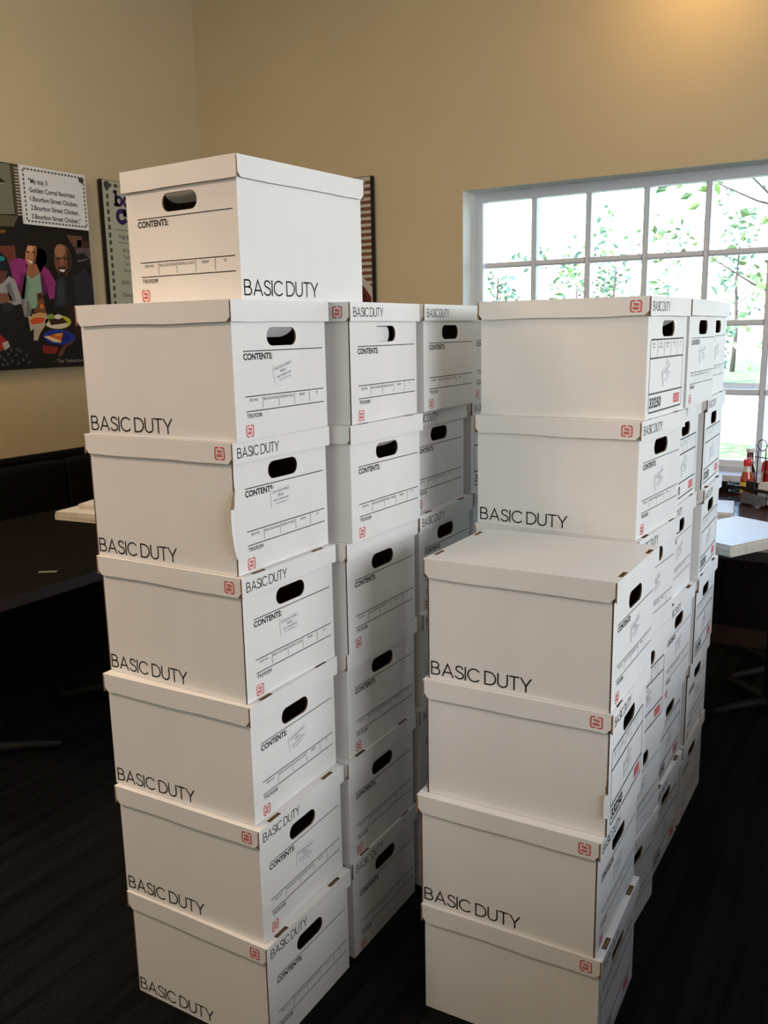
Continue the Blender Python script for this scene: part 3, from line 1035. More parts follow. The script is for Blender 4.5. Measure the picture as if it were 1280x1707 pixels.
torn_hole(BOXES['E2'])
POSTER_ART=[
((112,114,98),1,[(2.875,2.351),(2.99,2.353),(3.0,2.121),(2.845,2.106)]),
((72,68,50),1,[(2.99,2.353),(3.041,2.352),(3.023,2.115),(2.996,2.112)]),
((86,80,60),1,[(2.845,2.106),(3.013,2.114),(2.979,2.06),(2.839,2.054)]),
((30,26,20),2,[(2.867,2.282),(2.932,2.28),(2.96,2.264),(2.863,2.247)]),
((150,140,120),3,[(2.863,2.249),(2.96,2.264),(2.942,2.254),(2.862,2.241)]),
((104,52,42),2,[(2.827,1.956),(2.975,1.972),(2.979,1.884),(2.817,1.876)]),
((64,38,28),2,[(3.364,2.026),(3.451,2.02),(3.456,1.989),(3.36,1.989)]),
((96,70,56),2,[(3.296,2.045),(3.398,2.047),(3.384,1.991),(3.336,1.987)]),
((14,12,11),3,[(2.835,2.02),(3.017,2.029),(3.017,1.972),(2.828,1.965)]),
((120,84,30),3,[(2.902,2.037),(2.93,2.042),(2.928,2.028),(2.901,2.023)]),
((90,74,76),2,[(3.343,1.982),(3.449,1.995),(3.447,1.908),(3.36,1.916)]),
((20,14,12),3,[(3.162,1.929),(3.153,1.894),(3.136,1.863),(3.112,1.839),(3.084,1.826),(3.057,1.825),(3.033,1.836),(3.014,1.857),(3.004,1.886),(3.004,1.92),(3.012,1.953),(3.029,1.984),(3.053,2.007),(3.08,2.021),(3.107,2.023),(3.132,2.013),(3.151,1.992),(3.161,1.963)]),
((30,22,18),3,[(3.166,1.893),(3.16,1.867),(3.148,1.843),(3.132,1.825),(3.114,1.815),(3.097,1.815),(3.081,1.823),(3.07,1.84),(3.063,1.862),(3.063,1.888),(3.07,1.914),(3.081,1.938),(3.096,1.956),(3.114,1.966),(3.132,1.967),(3.147,1.959),(3.159,1.942),(3.166,1.92)]),
((140,46,112),4,[(2.934,1.882),(2.961,1.906),(2.996,1.913),(3.034,1.907),(3.029,1.84),(2.998,1.752),(2.973,1.774),(2.944,1.819)]),
((104,32,84),5,[(2.973,1.774),(2.995,1.842),(3.029,1.84),(3.0,1.711),(2.981,1.722)]),
((138,44,110),4,[(3.109,1.843),(3.138,1.88),(3.169,1.858),(3.201,1.805),(3.195,1.724),(3.153,1.717),(3.139,1.791),(3.118,1.737)]),
((92,26,74),5,[(3.109,1.843),(3.13,1.838),(3.142,1.75),(3.11,1.731)]),
((128,160,136),4,[(3.022,1.84),(3.055,1.818),(3.113,1.847),(3.118,1.767),(3.089,1.677),(2.994,1.658),(2.986,1.74)]),
((98,134,110),5,[(3.022,1.84),(3.035,1.8),(3.01,1.676),(2.982,1.676),(2.986,1.74)]),
((150,96,70),5,[(3.042,1.887),(3.092,1.89),(3.109,1.846),(3.055,1.815),(3.026,1.84)]),
((178,120,88),6,[(3.099,1.933),(3.091,1.914),(3.081,1.897),(3.068,1.886),(3.055,1.88),(3.044,1.881),(3.035,1.888),(3.03,1.901),(3.029,1.918),(3.032,1.937),(3.04,1.955),(3.05,1.972),(3.062,1.984),(3.075,1.99),(3.087,1.989),(3.096,1.982),(3.101,1.969),(3.102,1.952)]),
((122,76,54),7,[(3.087,1.971),(3.103,1.949),(3.086,1.895),(3.062,1.876),(3.078,1.918)]),
((208,156,118),7,[(3.079,1.965),(3.078,1.959),(3.074,1.953),(3.069,1.949),(3.063,1.946),(3.056,1.946),(3.051,1.948),(3.047,1.951),(3.044,1.956),(3.044,1.962),(3.046,1.968),(3.049,1.974),(3.054,1.978),(3.06,1.98),(3.067,1.981),(3.072,1.979),(3.077,1.976),(3.079,1.97)]),
((26,16,14),8,[(3.039,1.948),(3.056,1.95),(3.056,1.944),(3.038,1.942)]),
((26,16,14),8,[(3.074,1.947),(3.092,1.948),(3.091,1.942),(3.073,1.941)]),
((225,215,205),8,[(3.041,1.91),(3.072,1.9),(3.067,1.89),(3.053,1.892)]),
((110,50,44),7,[(3.042,1.913),(3.076,1.903),(3.072,1.897),(3.044,1.907)]),
((20,14,12),7,[(3.122,1.995),(3.118,1.988),(3.108,1.982),(3.095,1.978),(3.079,1.976),(3.063,1.976),(3.049,1.979),(3.038,1.984),(3.032,1.99),(3.031,1.997),(3.035,2.004),(3.044,2.01),(3.058,2.014),(3.073,2.016),(3.089,2.016),(3.103,2.014),(3.115,2.009),(3.121,2.003)]),
((34,37,44),4,[(3.201,1.805),(3.237,1.861),(3.266,1.844),(3.32,1.84),(3.396,1.88),(3.44,1.839),(3.456,1.681),(3.179,1.678)]),
((20,21,25),5,[(3.266,1.844),(3.319,1.834),(3.326,1.68),(3.263,1.679)]),
((48,52,60),5,[(3.216,1.806),(3.249,1.831),(3.251,1.716),(3.194,1.684)]),
((110,72,50),6,[(3.315,1.924),(3.312,1.896),(3.303,1.87),(3.288,1.85),(3.27,1.838),(3.251,1.835),(3.232,1.843),(3.217,1.859),(3.207,1.882),(3.203,1.909),(3.206,1.936),(3.215,1.962),(3.229,1.982),(3.247,1.994),(3.267,1.997),(3.285,1.99),(3.301,1.974),(3.311,1.951)]),
((156,110,78),7,[(3.279,1.966),(3.276,1.954),(3.269,1.944),(3.259,1.936),(3.247,1.931),(3.235,1.93),(3.224,1.934),(3.216,1.941),(3.211,1.95),(3.211,1.961),(3.214,1.973),(3.221,1.983),(3.231,1.991),(3.243,1.996),(3.254,1.996),(3.265,1.993),(3.274,1.986),(3.279,1.977)]),
((58,36,26),7,[(3.289,1.978),(3.316,1.947),(3.304,1.87),(3.273,1.835),(3.287,1.9)]),
((24,14,10),8,[(3.218,1.926),(3.241,1.93),(3.24,1.921),(3.217,1.918)]),
((24,14,10),8,[(3.268,1.929),(3.291,1.93),(3.29,1.921),(3.267,1.921)]),
((140,94,68),8,[(3.244,1.921),(3.263,1.922),(3.264,1.892),(3.237,1.891)]),
((32,20,16),8,[(3.224,1.878),(3.27,1.884),(3.28,1.863),(3.261,1.832),(3.231,1.837)]),
((222,214,206),9,[(3.23,1.87),(3.269,1.871),(3.26,1.857),(3.237,1.858)]),
((22,20,22),5,[(3.34,1.951),(3.405,1.961),(3.441,1.926),(3.421,1.888),(3.348,1.884)]),
((96,94,92),6,[(3.352,1.921),(3.422,1.934),(3.425,1.928),(3.355,1.912)]),
((18,26,30),4,[(2.825,1.937),(2.89,1.935),(2.924,1.909),(2.932,1.864),(2.92,1.847),(2.814,1.848)]),
((30,128,136),5,[(2.868,1.917),(2.908,1.914),(2.909,1.897),(2.865,1.889)]),
((92,52,46),4,[(2.815,1.853),(2.92,1.847),(2.9,1.795),(2.87,1.771),(2.804,1.769)]),
((150,150,152),5,[(2.804,1.764),(2.886,1.789),(2.924,1.824),(2.956,1.808),(2.981,1.728),(2.984,1.693),(2.927,1.681),(2.795,1.696)]),
((106,106,110),6,[(2.898,1.778),(2.927,1.796),(2.951,1.71),(2.922,1.692)]),
((120,80,60),6,[(2.8,1.736),(2.914,1.744),(2.931,1.71),(2.859,1.68),(2.794,1.685)]),
((15,15,17),7,[(2.795,1.693),(2.928,1.69),(2.971,1.67),(2.994,1.594),(3.001,1.535),(3.034,1.51),(3.083,1.497),(3.059,1.413),(2.761,1.413)]),
((34,34,36),8,[(2.933,1.675),(2.93,1.667),(2.924,1.66),(2.914,1.655),(2.902,1.652),(2.891,1.652),(2.88,1.655),(2.871,1.66),(2.866,1.667),(2.865,1.674),(2.868,1.682),(2.875,1.689),(2.885,1.695),(2.896,1.697),(2.908,1.698),(2.919,1.695),(2.927,1.69),(2.932,1.683)]),
((146,40,34),8,[(2.775,1.532),(2.843,1.543),(2.885,1.501),(2.847,1.468),(2.766,1.453)]),
((168,164,160),9,[(2.848,1.502),(2.88,1.513),(2.89,1.484),(2.857,1.467)]),
((74,76,82),9,[(2.841,1.439),(2.837,1.435),(2.83,1.434),(2.822,1.436),(2.82,1.439),(2.823,1.443),(2.831,1.444),(2.838,1.442)]),
((74,76,82),9,[(2.859,1.415),(2.854,1.414),(2.847,1.417),(2.843,1.423),(2.844,1.427),(2.849,1.428),(2.856,1.425),(2.86,1.419)]),
((74,76,82),9,[(2.876,1.44),(2.872,1.442),(2.869,1.448),(2.871,1.455),(2.875,1.458),(2.879,1.456),(2.882,1.45),(2.88,1.443)]),
((74,76,82),9,[(2.889,1.405),(2.887,1.41),(2.89,1.416),(2.896,1.421),(2.902,1.421),(2.903,1.417),(2.9,1.411),(2.894,1.406)]),
((74,76,82),9,[(2.909,1.439),(2.911,1.443),(2.918,1.447),(2.926,1.448),(2.93,1.445),(2.928,1.44),(2.921,1.437),(2.913,1.436)]),
((74,76,82),9,[(2.936,1.462),(2.941,1.465),(2.949,1.464),(2.955,1.46),(2.956,1.455),(2.951,1.453),(2.943,1.454),(2.937,1.458)]),
((74,76,82),9,[(2.954,1.425),(2.959,1.425),(2.964,1.419),(2.966,1.413),(2.963,1.408),(2.958,1.409),(2.953,1.414),(2.951,1.421)]),
((74,76,82),9,[(2.898,1.478),(2.901,1.475),(2.901,1.468),(2.897,1.462),(2.892,1.46),(2.889,1.463),(2.889,1.47),(2.893,1.476)]),
((74,76,82),9,[(2.939,1.477),(2.939,1.472),(2.933,1.467),(2.926,1.464),(2.921,1.465),(2.921,1.47),(2.926,1.475),(2.934,1.478)]),
((74,76,82),9,[(2.994,1.439),(2.99,1.436),(2.982,1.435),(2.974,1.436),(2.971,1.44),(2.975,1.444),(2.983,1.445),(2.991,1.443)]),
((74,76,82),9,[(2.846,1.392),(2.841,1.391),(2.834,1.394),(2.83,1.4),(2.831,1.404),(2.837,1.405),(2.843,1.402),(2.847,1.396)]),
((74,76,82),9,[(2.867,1.391),(2.862,1.393),(2.86,1.399),(2.861,1.406),(2.865,1.409),(2.87,1.407),(2.872,1.401),(2.871,1.394)]),
((74,76,82),9,[(2.922,1.392),(2.92,1.397),(2.923,1.403),(2.929,1.408),(2.935,1.408),(2.937,1.404),(2.934,1.397),(2.927,1.393)]),
((74,76,82),9,[(2.982,1.401),(2.984,1.405),(2.991,1.409),(2.999,1.409),(3.004,1.406),(3.002,1.402),(2.994,1.398),(2.986,1.398)]),
((110,112,108),6,[(2.976,1.711),(3.028,1.706),(3.036,1.653),(3.018,1.623),(2.991,1.629)]),
((150,152,146),7,[(3.001,1.717),(3.01,1.717),(2.999,1.638),(2.992,1.638)]),
((172,160,140),8,[(3.012,1.629),(3.123,1.648),(3.134,1.611),(3.074,1.546),(3.056,1.51),(3.031,1.513),(3.041,1.57),(3.018,1.558)]),
((190,150,96),9,[(3.035,1.641),(3.094,1.653),(3.13,1.642),(3.105,1.623),(3.039,1.617)]),
((196,74,34),10,[(3.017,1.611),(3.055,1.626),(3.116,1.623),(3.095,1.599),(3.058,1.594),(3.029,1.591)]),
((112,70,42),9,[(3.075,1.742),(3.105,1.752),(3.116,1.713),(3.123,1.648),(3.043,1.653),(3.076,1.689)]),
((62,32,22),10,[(3.082,1.742),(3.105,1.749),(3.109,1.719),(3.083,1.713)]),
((190,128,70),10,[(3.092,1.695),(3.109,1.689),(3.111,1.671),(3.089,1.671)]),
((172,178,62),8,[(3.278,1.602),(3.271,1.59),(3.255,1.579),(3.231,1.571),(3.203,1.567),(3.174,1.568),(3.148,1.572),(3.127,1.58),(3.114,1.591),(3.11,1.602),(3.116,1.614),(3.132,1.625),(3.155,1.632),(3.182,1.637),(3.211,1.637),(3.238,1.633),(3.26,1.625),(3.274,1.614)]),
((206,196,170),9,[(3.253,1.59),(3.248,1.582),(3.235,1.576),(3.216,1.571),(3.193,1.569),(3.17,1.569),(3.148,1.572),(3.13,1.577),(3.119,1.583),(3.116,1.59),(3.121,1.598),(3.133,1.604),(3.152,1.609),(3.174,1.611),(3.198,1.611),(3.22,1.608),(3.238,1.604),(3.25,1.597)]),
((52,30,22),10,[(3.134,1.617),(3.226,1.624),(3.254,1.599),(3.207,1.593),(3.146,1.587)]),
((120,150,70),10,[(3.173,1.63),(3.171,1.624),(3.167,1.62),(3.16,1.616),(3.153,1.615),(3.145,1.615),(3.138,1.616),(3.132,1.62),(3.129,1.624),(3.128,1.629),(3.13,1.635),(3.134,1.639),(3.141,1.643),(3.148,1.644),(3.156,1.644),(3.163,1.643),(3.169,1.639),(3.172,1.635)]),
((206,210,190),11,[(3.219,1.63),(3.217,1.626),(3.212,1.622),(3.206,1.619),(3.198,1.618),(3.191,1.618),(3.183,1.619),(3.177,1.622),(3.174,1.625),(3.173,1.63),(3.175,1.634),(3.179,1.637),(3.186,1.64),(3.193,1.642),(3.201,1.642),(3.208,1.64),(3.214,1.638),(3.218,1.634)]),
((26,50,146),8,[(3.296,1.518),(3.287,1.505),(3.266,1.495),(3.237,1.488),(3.202,1.487),(3.167,1.489),(3.135,1.496),(3.11,1.507),(3.095,1.52),(3.091,1.533),(3.1,1.545),(3.119,1.555),(3.148,1.562),(3.182,1.564),(3.217,1.562),(3.25,1.555),(3.276,1.545),(3.292,1.532)]),
((16,34,108),9,[(3.268,1.52),(3.262,1.512),(3.247,1.505),(3.226,1.501),(3.2,1.5),(3.174,1.503),(3.15,1.507),(3.131,1.514),(3.12,1.522),(3.117,1.531),(3.123,1.539),(3.137,1.545),(3.158,1.549),(3.183,1.551),(3.21,1.549),(3.234,1.544),(3.253,1.537),(3.265,1.529)]),
((196,88,38),10,[(3.125,1.533),(3.171,1.544),(3.217,1.547),(3.2,1.498),(3.145,1.517)]),
((222,196,140),11,[(3.095,1.53),(3.125,1.533),(3.197,1.507),(3.2,1.498),(3.151,1.502)]),
((206,140,60),11,[(3.163,1.541),(3.213,1.547),(3.208,1.532),(3.169,1.529)]),
((92,58,42),10,[(3.174,1.44),(3.21,1.479),(3.284,1.512),(3.274,1.493),(3.229,1.475),(3.204,1.433),(3.176,1.421)]),
((120,34,22),7,[(3.082,1.488),(3.171,1.477),(3.181,1.464),(3.159,1.44),(3.081,1.446)]),
((40,18,14),6,[(3.249,1.691),(3.435,1.681),(3.435,1.48),(3.297,1.53)])]

# ------------------------------------------------------------------ posters on the walls
PC = {}


def ink(c, k=0.72):
    if c not in PC:
        PC[c] = mat('print_%02x%02x%02x' % c, tuple(min(0.85, x * k * 1.35) for x in s2l(tuple(q / 255 for q in c))), 0.5, spec=0.3)
    return PC[c]


def dashes(fl, x0, y0, x1, y1, step, w, m, lay):
    """dashed ornament border along a rectangle"""
    for (ax, ay, bx, by) in ((x0, y0, x1, y0), (x1, y0, x1, y1), (x1, y1, x0, y1), (x0, y1, x0, y0)):
        L_ = abs(bx - ax) + abs(by - ay)
        n_ = max(2, int(L_ / step))
        for k in range(n_):
            t0, t1 = (k + 0.18) / n_, (k + 0.78) / n_
            p, q = (ax + (bx - ax) * t0, ay + (by - ay) * t0), (ax + (bx - ax) * t1, ay + (by - ay) * t1)
            fl.rect(min(p[0], q[0]) - (w if ax == bx else 0), min(p[1], q[1]) - (w if ay == by else 0), max(p[0], q[0]) + (w if ax == bx else 0), max(p[1], q[1]) + (w if ay == by else 0), m, lay)


PZ0, PZ1 = 1.372, 2.356
# photograph poster, left wall
t = thing('photo_poster', 'wall poster of smiling people at a dinner table, with a white lettered panel', 'poster', (XL + 0.002, 3.04, PZ0))
t['group'] = 'mounted posters on the tan walls'
mb = MB()
H_ = PZ1 - PZ0
mb.box((0.012, -0.40, 0), (0.034, 0.405, H_), M_POSTEDGE)
mb.box((0.0, -0.3, 0.1), (0.012, 0.3, H_ - 0.1), M_POSTEDGE)
mb.build('backing_board', t)
fl = Flat((0.034, 0, 0), (0, 1, 0), (0, 0, 1), lift=0.0003)
fl.rect(-0.40, 0, 0.405, H_, ink((17, 12, 9)), 0)


def clip(pts, x0, x1, y0, y1):
    for ax, lim, keep in ((0, x0, 1), (0, x1, -1), (1, y0, 1), (1, y1, -1)):
        out = []
        for k in range(len(pts)):
            a, b = pts[k], pts[(k + 1) % len(pts)]
            ia, ib = (a[ax] - lim) * keep >= 0, (b[ax] - lim) * keep >= 0
            if ia:
                out.append(a)
            if ia != ib:
                u = (lim - a[ax]) / (b[ax] - a[ax])
                out.append((a[0] + (b[0] - a[0]) * u, a[1] + (b[1] - a[1]) * u))
        pts = out
        if len(pts) < 3:
            return []
    return pts


for c, lay, pts in POSTER_ART:
    q = clip([(a - 3.04, b - PZ0) for a, b in pts], -0.40, 0.405, 0.0, H_)
    if q:
        fl.poly(q, ink(c), lay)
fl.text('- The Yelverton Family', 0.105, 0.022, 0.019, ink((150, 150, 146)), width=0.270, lay=12)
fl.build('photo_print', t)
mb = MB()
mb.box((0.036, -0.004, 0.705), (0.048, 0.397, 0.984), ink((222, 226, 228)))
mb.build('lettered_panel', t)
fl = Flat((0.048, 0, 0), (0, 1, 0), (0, 0, 1), lift=0.0004)
g = ink((74, 70, 66))
dashes(fl, 0.012, 0.722, 0.384, 0.968, 0.020, 0.0042, g, 1)
fl.poly([(0.384, 0.968), (0.350, 0.968), (0.356, 0.945), (0.384, 0.938)], g, 2)
SL = ink((40, 40, 44))
for k, (tx, wd) in enumerate((('"My top 3', 0.112), ('Golden Corral favorites:', 0.282), ('1.Bourbon Street Chicken.', 0.296), ('2.Bourbon Street Chicken.', 0.297), ('3.Bourbon Street Chicken."', 0.304))):
    fl.text(tx, 0.040 + 0.0004 * k, 0.903 - k * 0.0418, 0.0225, SL, width=wd, bold=0.022)
for k in range(16):
    fl.rect(-0.030, 0.745 + k * 0.0145, -0.006, 0.7515 + k * 0.0145, ink((176, 172, 164)), -55)
fl.build('panel_lettering', t)
# spiral comb left of the panel is printed on the photograph

# recipe poster, left wall
t = thing('recipe_poster', 'pale recipe poster with big purple lettering, half hidden by the top box', 'poster', (XL + 0.002, 3.555, PZ0), group='mounted posters on the tan walls')
mb = MB()
mb.box((0.012, 0, 0), (0.040, 0.66, H_), M_POSTEDGE)
mb.box((0.0, 0.1, 0.1), (0.012, 0.56, H_ - 0.1), M_POSTEDGE)
mb.build('backing_board', t)
fl = Flat((0.040, 0, 0), (0, 1, 0), (0, 0, 1), lift=0.0003)
fl.rect(0.004, 0.002, 0.656, H_ - 0.002, ink((172, 176, 158)), 0)
g = ink((66, 66, 60))
dashes(fl, 0.034, 0.028, 0.626, H_ - 0.026, 0.040, 0.0085, g, 1)
for cx in (0.036, 0.624):
    for cy in (0.03, H_ - 0.028):
        fl.poly([(cx + 0.022 * math.cos(a * PI / 6), cy + 0.022 * math.sin(a * PI / 6)) for a in range(12)], g, 2)
PU = ink((46, 30, 86))
fl.word('bou', 0.086, H_ - 0.125, 0.062, 0.170, 0.0165, PU, font=SLAB, gap=0.16, lay=1)
fl.word('ch', 0.094, H_ - 0.215, 0.086, 0.160, 0.024, PU, font=SLAB, gap=0.20, lay=1)
fl.rect(0.072, H_ - 0.258, 0.58, H_ - 0.255, g, 1)
fl.rect(0.086, H_ - 0.325, 0.58, H_ - 0.322, g, 1)
GB = ink((70, 78, 96))
GR = ink((112, 84, 72))
for tx, x, z, h, m in (('Ingredien', 0.100, 0.301, 0.024, GB), ('Boneless,', 0.120, 0.372, 0.018, GR), ('Teriyaki', 0.120, 0.408, 0.018, GR), ('Teriyaki', 0.120, 0.444, 0.018, GR), ('Bourbon S', 0.120, 0.480, 0.018, GR),
                       ('Grill: 350', 0.092, 0.548, 0.022, g), ('Directions', 0.094, 0.616, 0.022, GB), ('To Prepare', 0.112, 0.668, 0.018, g), ('- Place chi', 0.112, 0.698, 0.017, g), ('- Mix toget', 0.112, 0.726, 0.017, g), ('- Mix toget', 0.112, 0.754, 0.017, g)):
    fl.text(tx, x, H_ - z, h, m, bold=0.008, lay=1)
fl.build('recipe_print', t)

# striped poster, window wall
t = thing('striped_poster', 'brown and white striped poster edge beside the crosswise top box', 'poster', (-3.36, YW - 0.002, PZ0), group='mounted posters on the tan walls')
mb = MB()
mb.box((0, -0.034, 0), (0.702, -0.012, H_), M_POSTEDGE)
mb.box((0.1, -0.012, 0.1), (0.6, 0, H_ - 0.1), M_POSTEDGE)
mb.build('backing_board', t)
fl = Flat((0, -0.034, 0), (1, 0, 0), (0, 0, 1), lift=0.0003)
WH_ = ink((186, 182, 174))
BRN = ink((112, 74, 48))
fl.rect(0.002, 0.002, 0.690, H_ - 0.003, WH_, 0)
k = 0
z = H_ - 0.024
while z > 0.37:
    fl.rect(0.004, z - 0.0185, 0.690, z, BRN, 1)
    z -= 0.0342
fl.poly([(0.30, 0.50), (0.590, 0.480), (0.640, 0.440), (0.690, 0.395), (0.690, 0.002), (0.30, 0.002)], WH_, 2)
fl.poly([(0.30, 0.46), (0.594, 0.440), (0.640, 0.395), (0.682, 0.340), (0.682, 0.01), (0.30, 0.01)], ink((96, 34, 30)), 3)
fl.poly([(0.56, 0.40), (0.600, 0.385), (0.640, 0.36), (0.672, 0.30), (0.672, 0.02), (0.56, 0.02)], ink((66, 24, 22)), 4)
fl.build('striped_print', t)
mb = MB()
mb.tube([(0.655, -0.0345, H_ - 0.030), (0.655, -0.0405, H_ - 0.030)], 0.0105, M_STEEL, seg=12)
mb.build('screw_cap', t)

# ------------------------------------------------------------------ tables, bench


def rounded(x0, y0, x1, y1, r, n=8, rr=None):
    rr = rr or (r, r, r, r)
    out = []
    for (cx, cy, a0, q) in ((x1, y1, 0, rr[0]), (x0, y1, 90, rr[1]), (x0, y0, 180, rr[2]), (x1, y0, 270, rr[3])):
        sx = -1 if a0 in (0, 270) else 1
        sy = -1 if a0 in (0, 90) else 1
        for k in range(n + 1):
            a = R(a0 + 90 * k / n)
            out.append((cx + sx * q + q * math.cos(a), cy + sy * q + q * math.sin(a)))
    return out


def table(label, loc, outline, feet, group=None):
    t = thing('dining_table', label, 'table', loc, group=group)
    mb = MB()
    mb.prism([(x, y, 0.75) for x, y in outline], (0, 0, -0.012), M_TABLE if feet[0][1] > -0.2 else M_SHADETOP, side=M_TEDGE)
    mb.build('table_top', t)
    mb = MB()
    mb.prism([(x * 0.992, y * 0.992, 0.738) for x, y in outline], (0, 0, -0.026), M_TEDGE)
    mb.build('table_edge', t)
    for fx, fy in feet:
        mb = MB()
        mb.lathe([(0.035, 0.03), (0.035, 0.70), (0.10, 0.70), (0.10, 0.712)], M_IRON, (fx, fy, 0), 16)
        mb.build('pedestal', t)
        mb = MB()
        for k in range(4):
            a = PI / 4 + k * PI / 2
            c, s = math.cos(a), math.sin(a)
            mb.tube([(fx, fy, 0.035), (fx + c * 0.15, fy + s * 0.15, 0.030), (fx + c * 0.27, fy + s * 0.27, 0.016)], 0.016, M_IRON, 8, taper=[1.3, 1, 0.8])
        mb.build('pedestal_base', t)
    return t


table('dark wooden booth table by the window carrying a condiment rack', (-0.40, 3.80, 0), rounded(-0.38, -0.57, 0.38, 0.55, 0.2, rr=(0.02, 0.02, 0.20, 0.20)), [(0, -0.12), (0, 0.30)])
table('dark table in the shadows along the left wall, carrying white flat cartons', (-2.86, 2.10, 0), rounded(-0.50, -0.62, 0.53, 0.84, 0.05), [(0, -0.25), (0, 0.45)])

# wall bench under the photo poster
t = thing('wall_bench', 'black upholstered bench running along the left wall in shadow', 'bench', (XL + 0.036, 1.4, 0))
mb = MB()
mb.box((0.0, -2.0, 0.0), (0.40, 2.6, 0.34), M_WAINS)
mb.build('bench_base', t)
me = None
for k in range(5):
    y0 = -2.0 + k * 0.92
    bm = bmesh.new()
    bmesh.ops.create_cube(bm, size=1.0, matrix=Matrix.Translation((0.225, 0.46, 0.405)) @ Matrix.Diagonal((0.45, 0.91, 0.13, 1)))
    bmesh.ops.bevel(bm, geom=list(bm.edges), offset=0.03, segments=3, affect='EDGES', profile=0.6)
    if me is None:
        me = bpy.data.meshes.new('seat_cushion')
        bm.to_mesh(me)
        me.materials.append(M_VINYL)
    bm.free()
    link('seat_cushion', me, t, (0, y0, 0))
mb2 = None
for k in range(5):
    y0 = -2.0 + k * 0.92
    if mb2 is None:
        bm = bmesh.new()
        bmesh.ops.create_cube(bm, size=1.0, matrix=Matrix.Translation((0.055, 0.46, 0.69)) @ Matrix.Diagonal((0.11, 0.91, 0.42, 1)))
        bmesh.ops.bevel(bm, geom=list(bm.edges), offset=0.03, segments=3, affect='EDGES', profile=0.6)
        mb2 = bpy.data.meshes.new('back_cushion')
        bm.to_mesh(mb2)
        mb2.materials.append(M_VINYL)
        bm.free()
    link('back_cushion', mb2, t, (0, y0, 0))

# unseen bench added to shade the lower boxes from the right-hand daylight
t = thing('added_shade_bench', 'added dark high-backed bench, unseen on the right, shading the lower boxes', 'bench', (0.75, 1.3, 0))
mb = MB()
mb.box((0.0, -1.5, 0.0), (0.10, 1.5, 0.99), M_WAINS)
mb.build('back_panel', t)
mb = MB()
mb.box((0.10, -1.5, 0.0), (0.60, 1.5, 0.34), M_WAINS)
mb.build('bench_base', t)
for k in range(3):
    link('seat_cushion', me, t, (0.11, -1.42 + k * 0.95, 0))
for k in range(3):
    link('back_cushion', mb2, t, (0.10, -1.42 + k * 0.95, 0))

# ------------------------------------------------------------------ flat sheets and cartons on the tables
random.seed(11)


def sheet_mesh(w, d, h, curl=0.0):
    mb = MB()
    mb.box((-w / 2, -d / 2, 0), (w / 2, d / 2, h), M_PAPER, {k: M_PAPERE for k in ('-x', '+x', '-y', '+y')})
    return mb.mesh('folded_sheet')


def stack(label, cat, name, x, y, z, n_, w, d, h, rot, jit, group, first=''):
    me = sheet_mesh(w, d, h)
    words = ['lowest', 'second lowest', 'third', 'fourth', 'fifth', 'sixth', 'seventh']
    for k in range(n_):
        o = link(name, me, None, (x + random.uniform(-jit, jit), y + random.uniform(-jit, jit), z + k * (h + 0.0006)), R(rot + random.uniform(-1.2, 1.2)))
        pos = 'topmost' if k == n_ - 1 else words[k] + (' from the bottom' if k > 1 else '')
        tag(o, '%s, %s of its stack' % (label, pos), cat, group)


stack('white folded carton sheet at the near table end', 'carton', 'folded_carton', -0.530, 3.362, 0.7505, 6, 0.42, 0.30, 0.0062, 61, 0.003, 'flat white cartons at the near end of the window table')
stack('small white printed booklet behind the cartons', 'booklet', 'paper_booklet', -0.715, 3.835, 0.7505, 4, 0.20, 0.27, 0.0075, 8, 0.006, 'booklets in the middle of the window table')
stack('white flat carton on the dark left table', 'carton', 'folded_carton', -2.975, 2.68, 0.7505, 3, 0.42, 0.32, 0.0120, 6, 0.004, 'flat cartons on the left table')
stack('pale carton lying crooked on the left stack', 'carton', 'folded_carton', -2.96, 2.75, 0.7886, 2, 0.36, 0.26, 0.011, 14, 0.003, 'crooked cartons on top of the left stack')
mb = MB()
mb.box((-0.030, -0.010, 0), (0.030, 0.010, 0.0012), mat('grey_paper', (0.16, 0.16, 0.15), 0.8))
o = mb.build('paper_slip', None, (-2.47, 1.90, 0.7506), R(35))
tag(o, 'tiny grey paper slip near the edge of the dark left table', 'paper')

# ------------------------------------------------------------------ condiment rack and what stands in it
CX, CY, CZ = -0.558, 4.125, 0.7505
CR = R(-33)


def cpos(u, v, h=0.0):
    return (CX + u * math.cos(CR) - v * math.sin(CR), CY + u * math.sin(CR) + v * math.cos(CR), CZ + h)


t = thing('condiment_rack', 'black wire condiment rack with a tall ring handle on the window table', 'rack', (CX, CY, CZ), CR)
mb = MB()
for z in (0.012, 0.045, 0.075):
    q = [(x, y, z) for x, y in rounded(-0.125, -0.06, 0.125, 0.06, 0.02, 4)]
    mb.tube(q, 0.0024 if z < 0.07 else 0.003, M_WIRE, 6, closed=True)
for x in (-0.09, -0.03, 0.03, 0.09):
    mb.tube([(x, -0.06, 0.075), (x, -0.06, 0.012), (x, 0.06, 0.012), (x, 0.06, 0.075)], 0.002, M_WIRE, 6)
for x, y in ((-0.115, -0.05), (0.115, -0.05), (-0.115, 0.05), (0.115, 0.05)):
    mb.tube([(x, y, 0.0), (x, y, 0.012)], 0.005, M_WIRE, 8)
mb.build('wire_basket', t)
mb = MB()
mb.tube([(-0.021, 0, 0.012), (-0.021, 0, 0.236)] + [(0.024 * math.cos(R(a)), 0, 0.258 + 0.024 * math.sin(R(a))) for a in range(235, -56, -20)] + [(0.021, 0, 0.236), (0.021, 0, 0.012)], 0.0022, M_WIRE, 6)
mb.tube([(0.024 * math.cos(a * PI / 8), 0, 0.258 + 0.024 * math.sin(a * PI / 8)) for a in range(16)], 0.0022, M_WIRE, 6, closed=True)
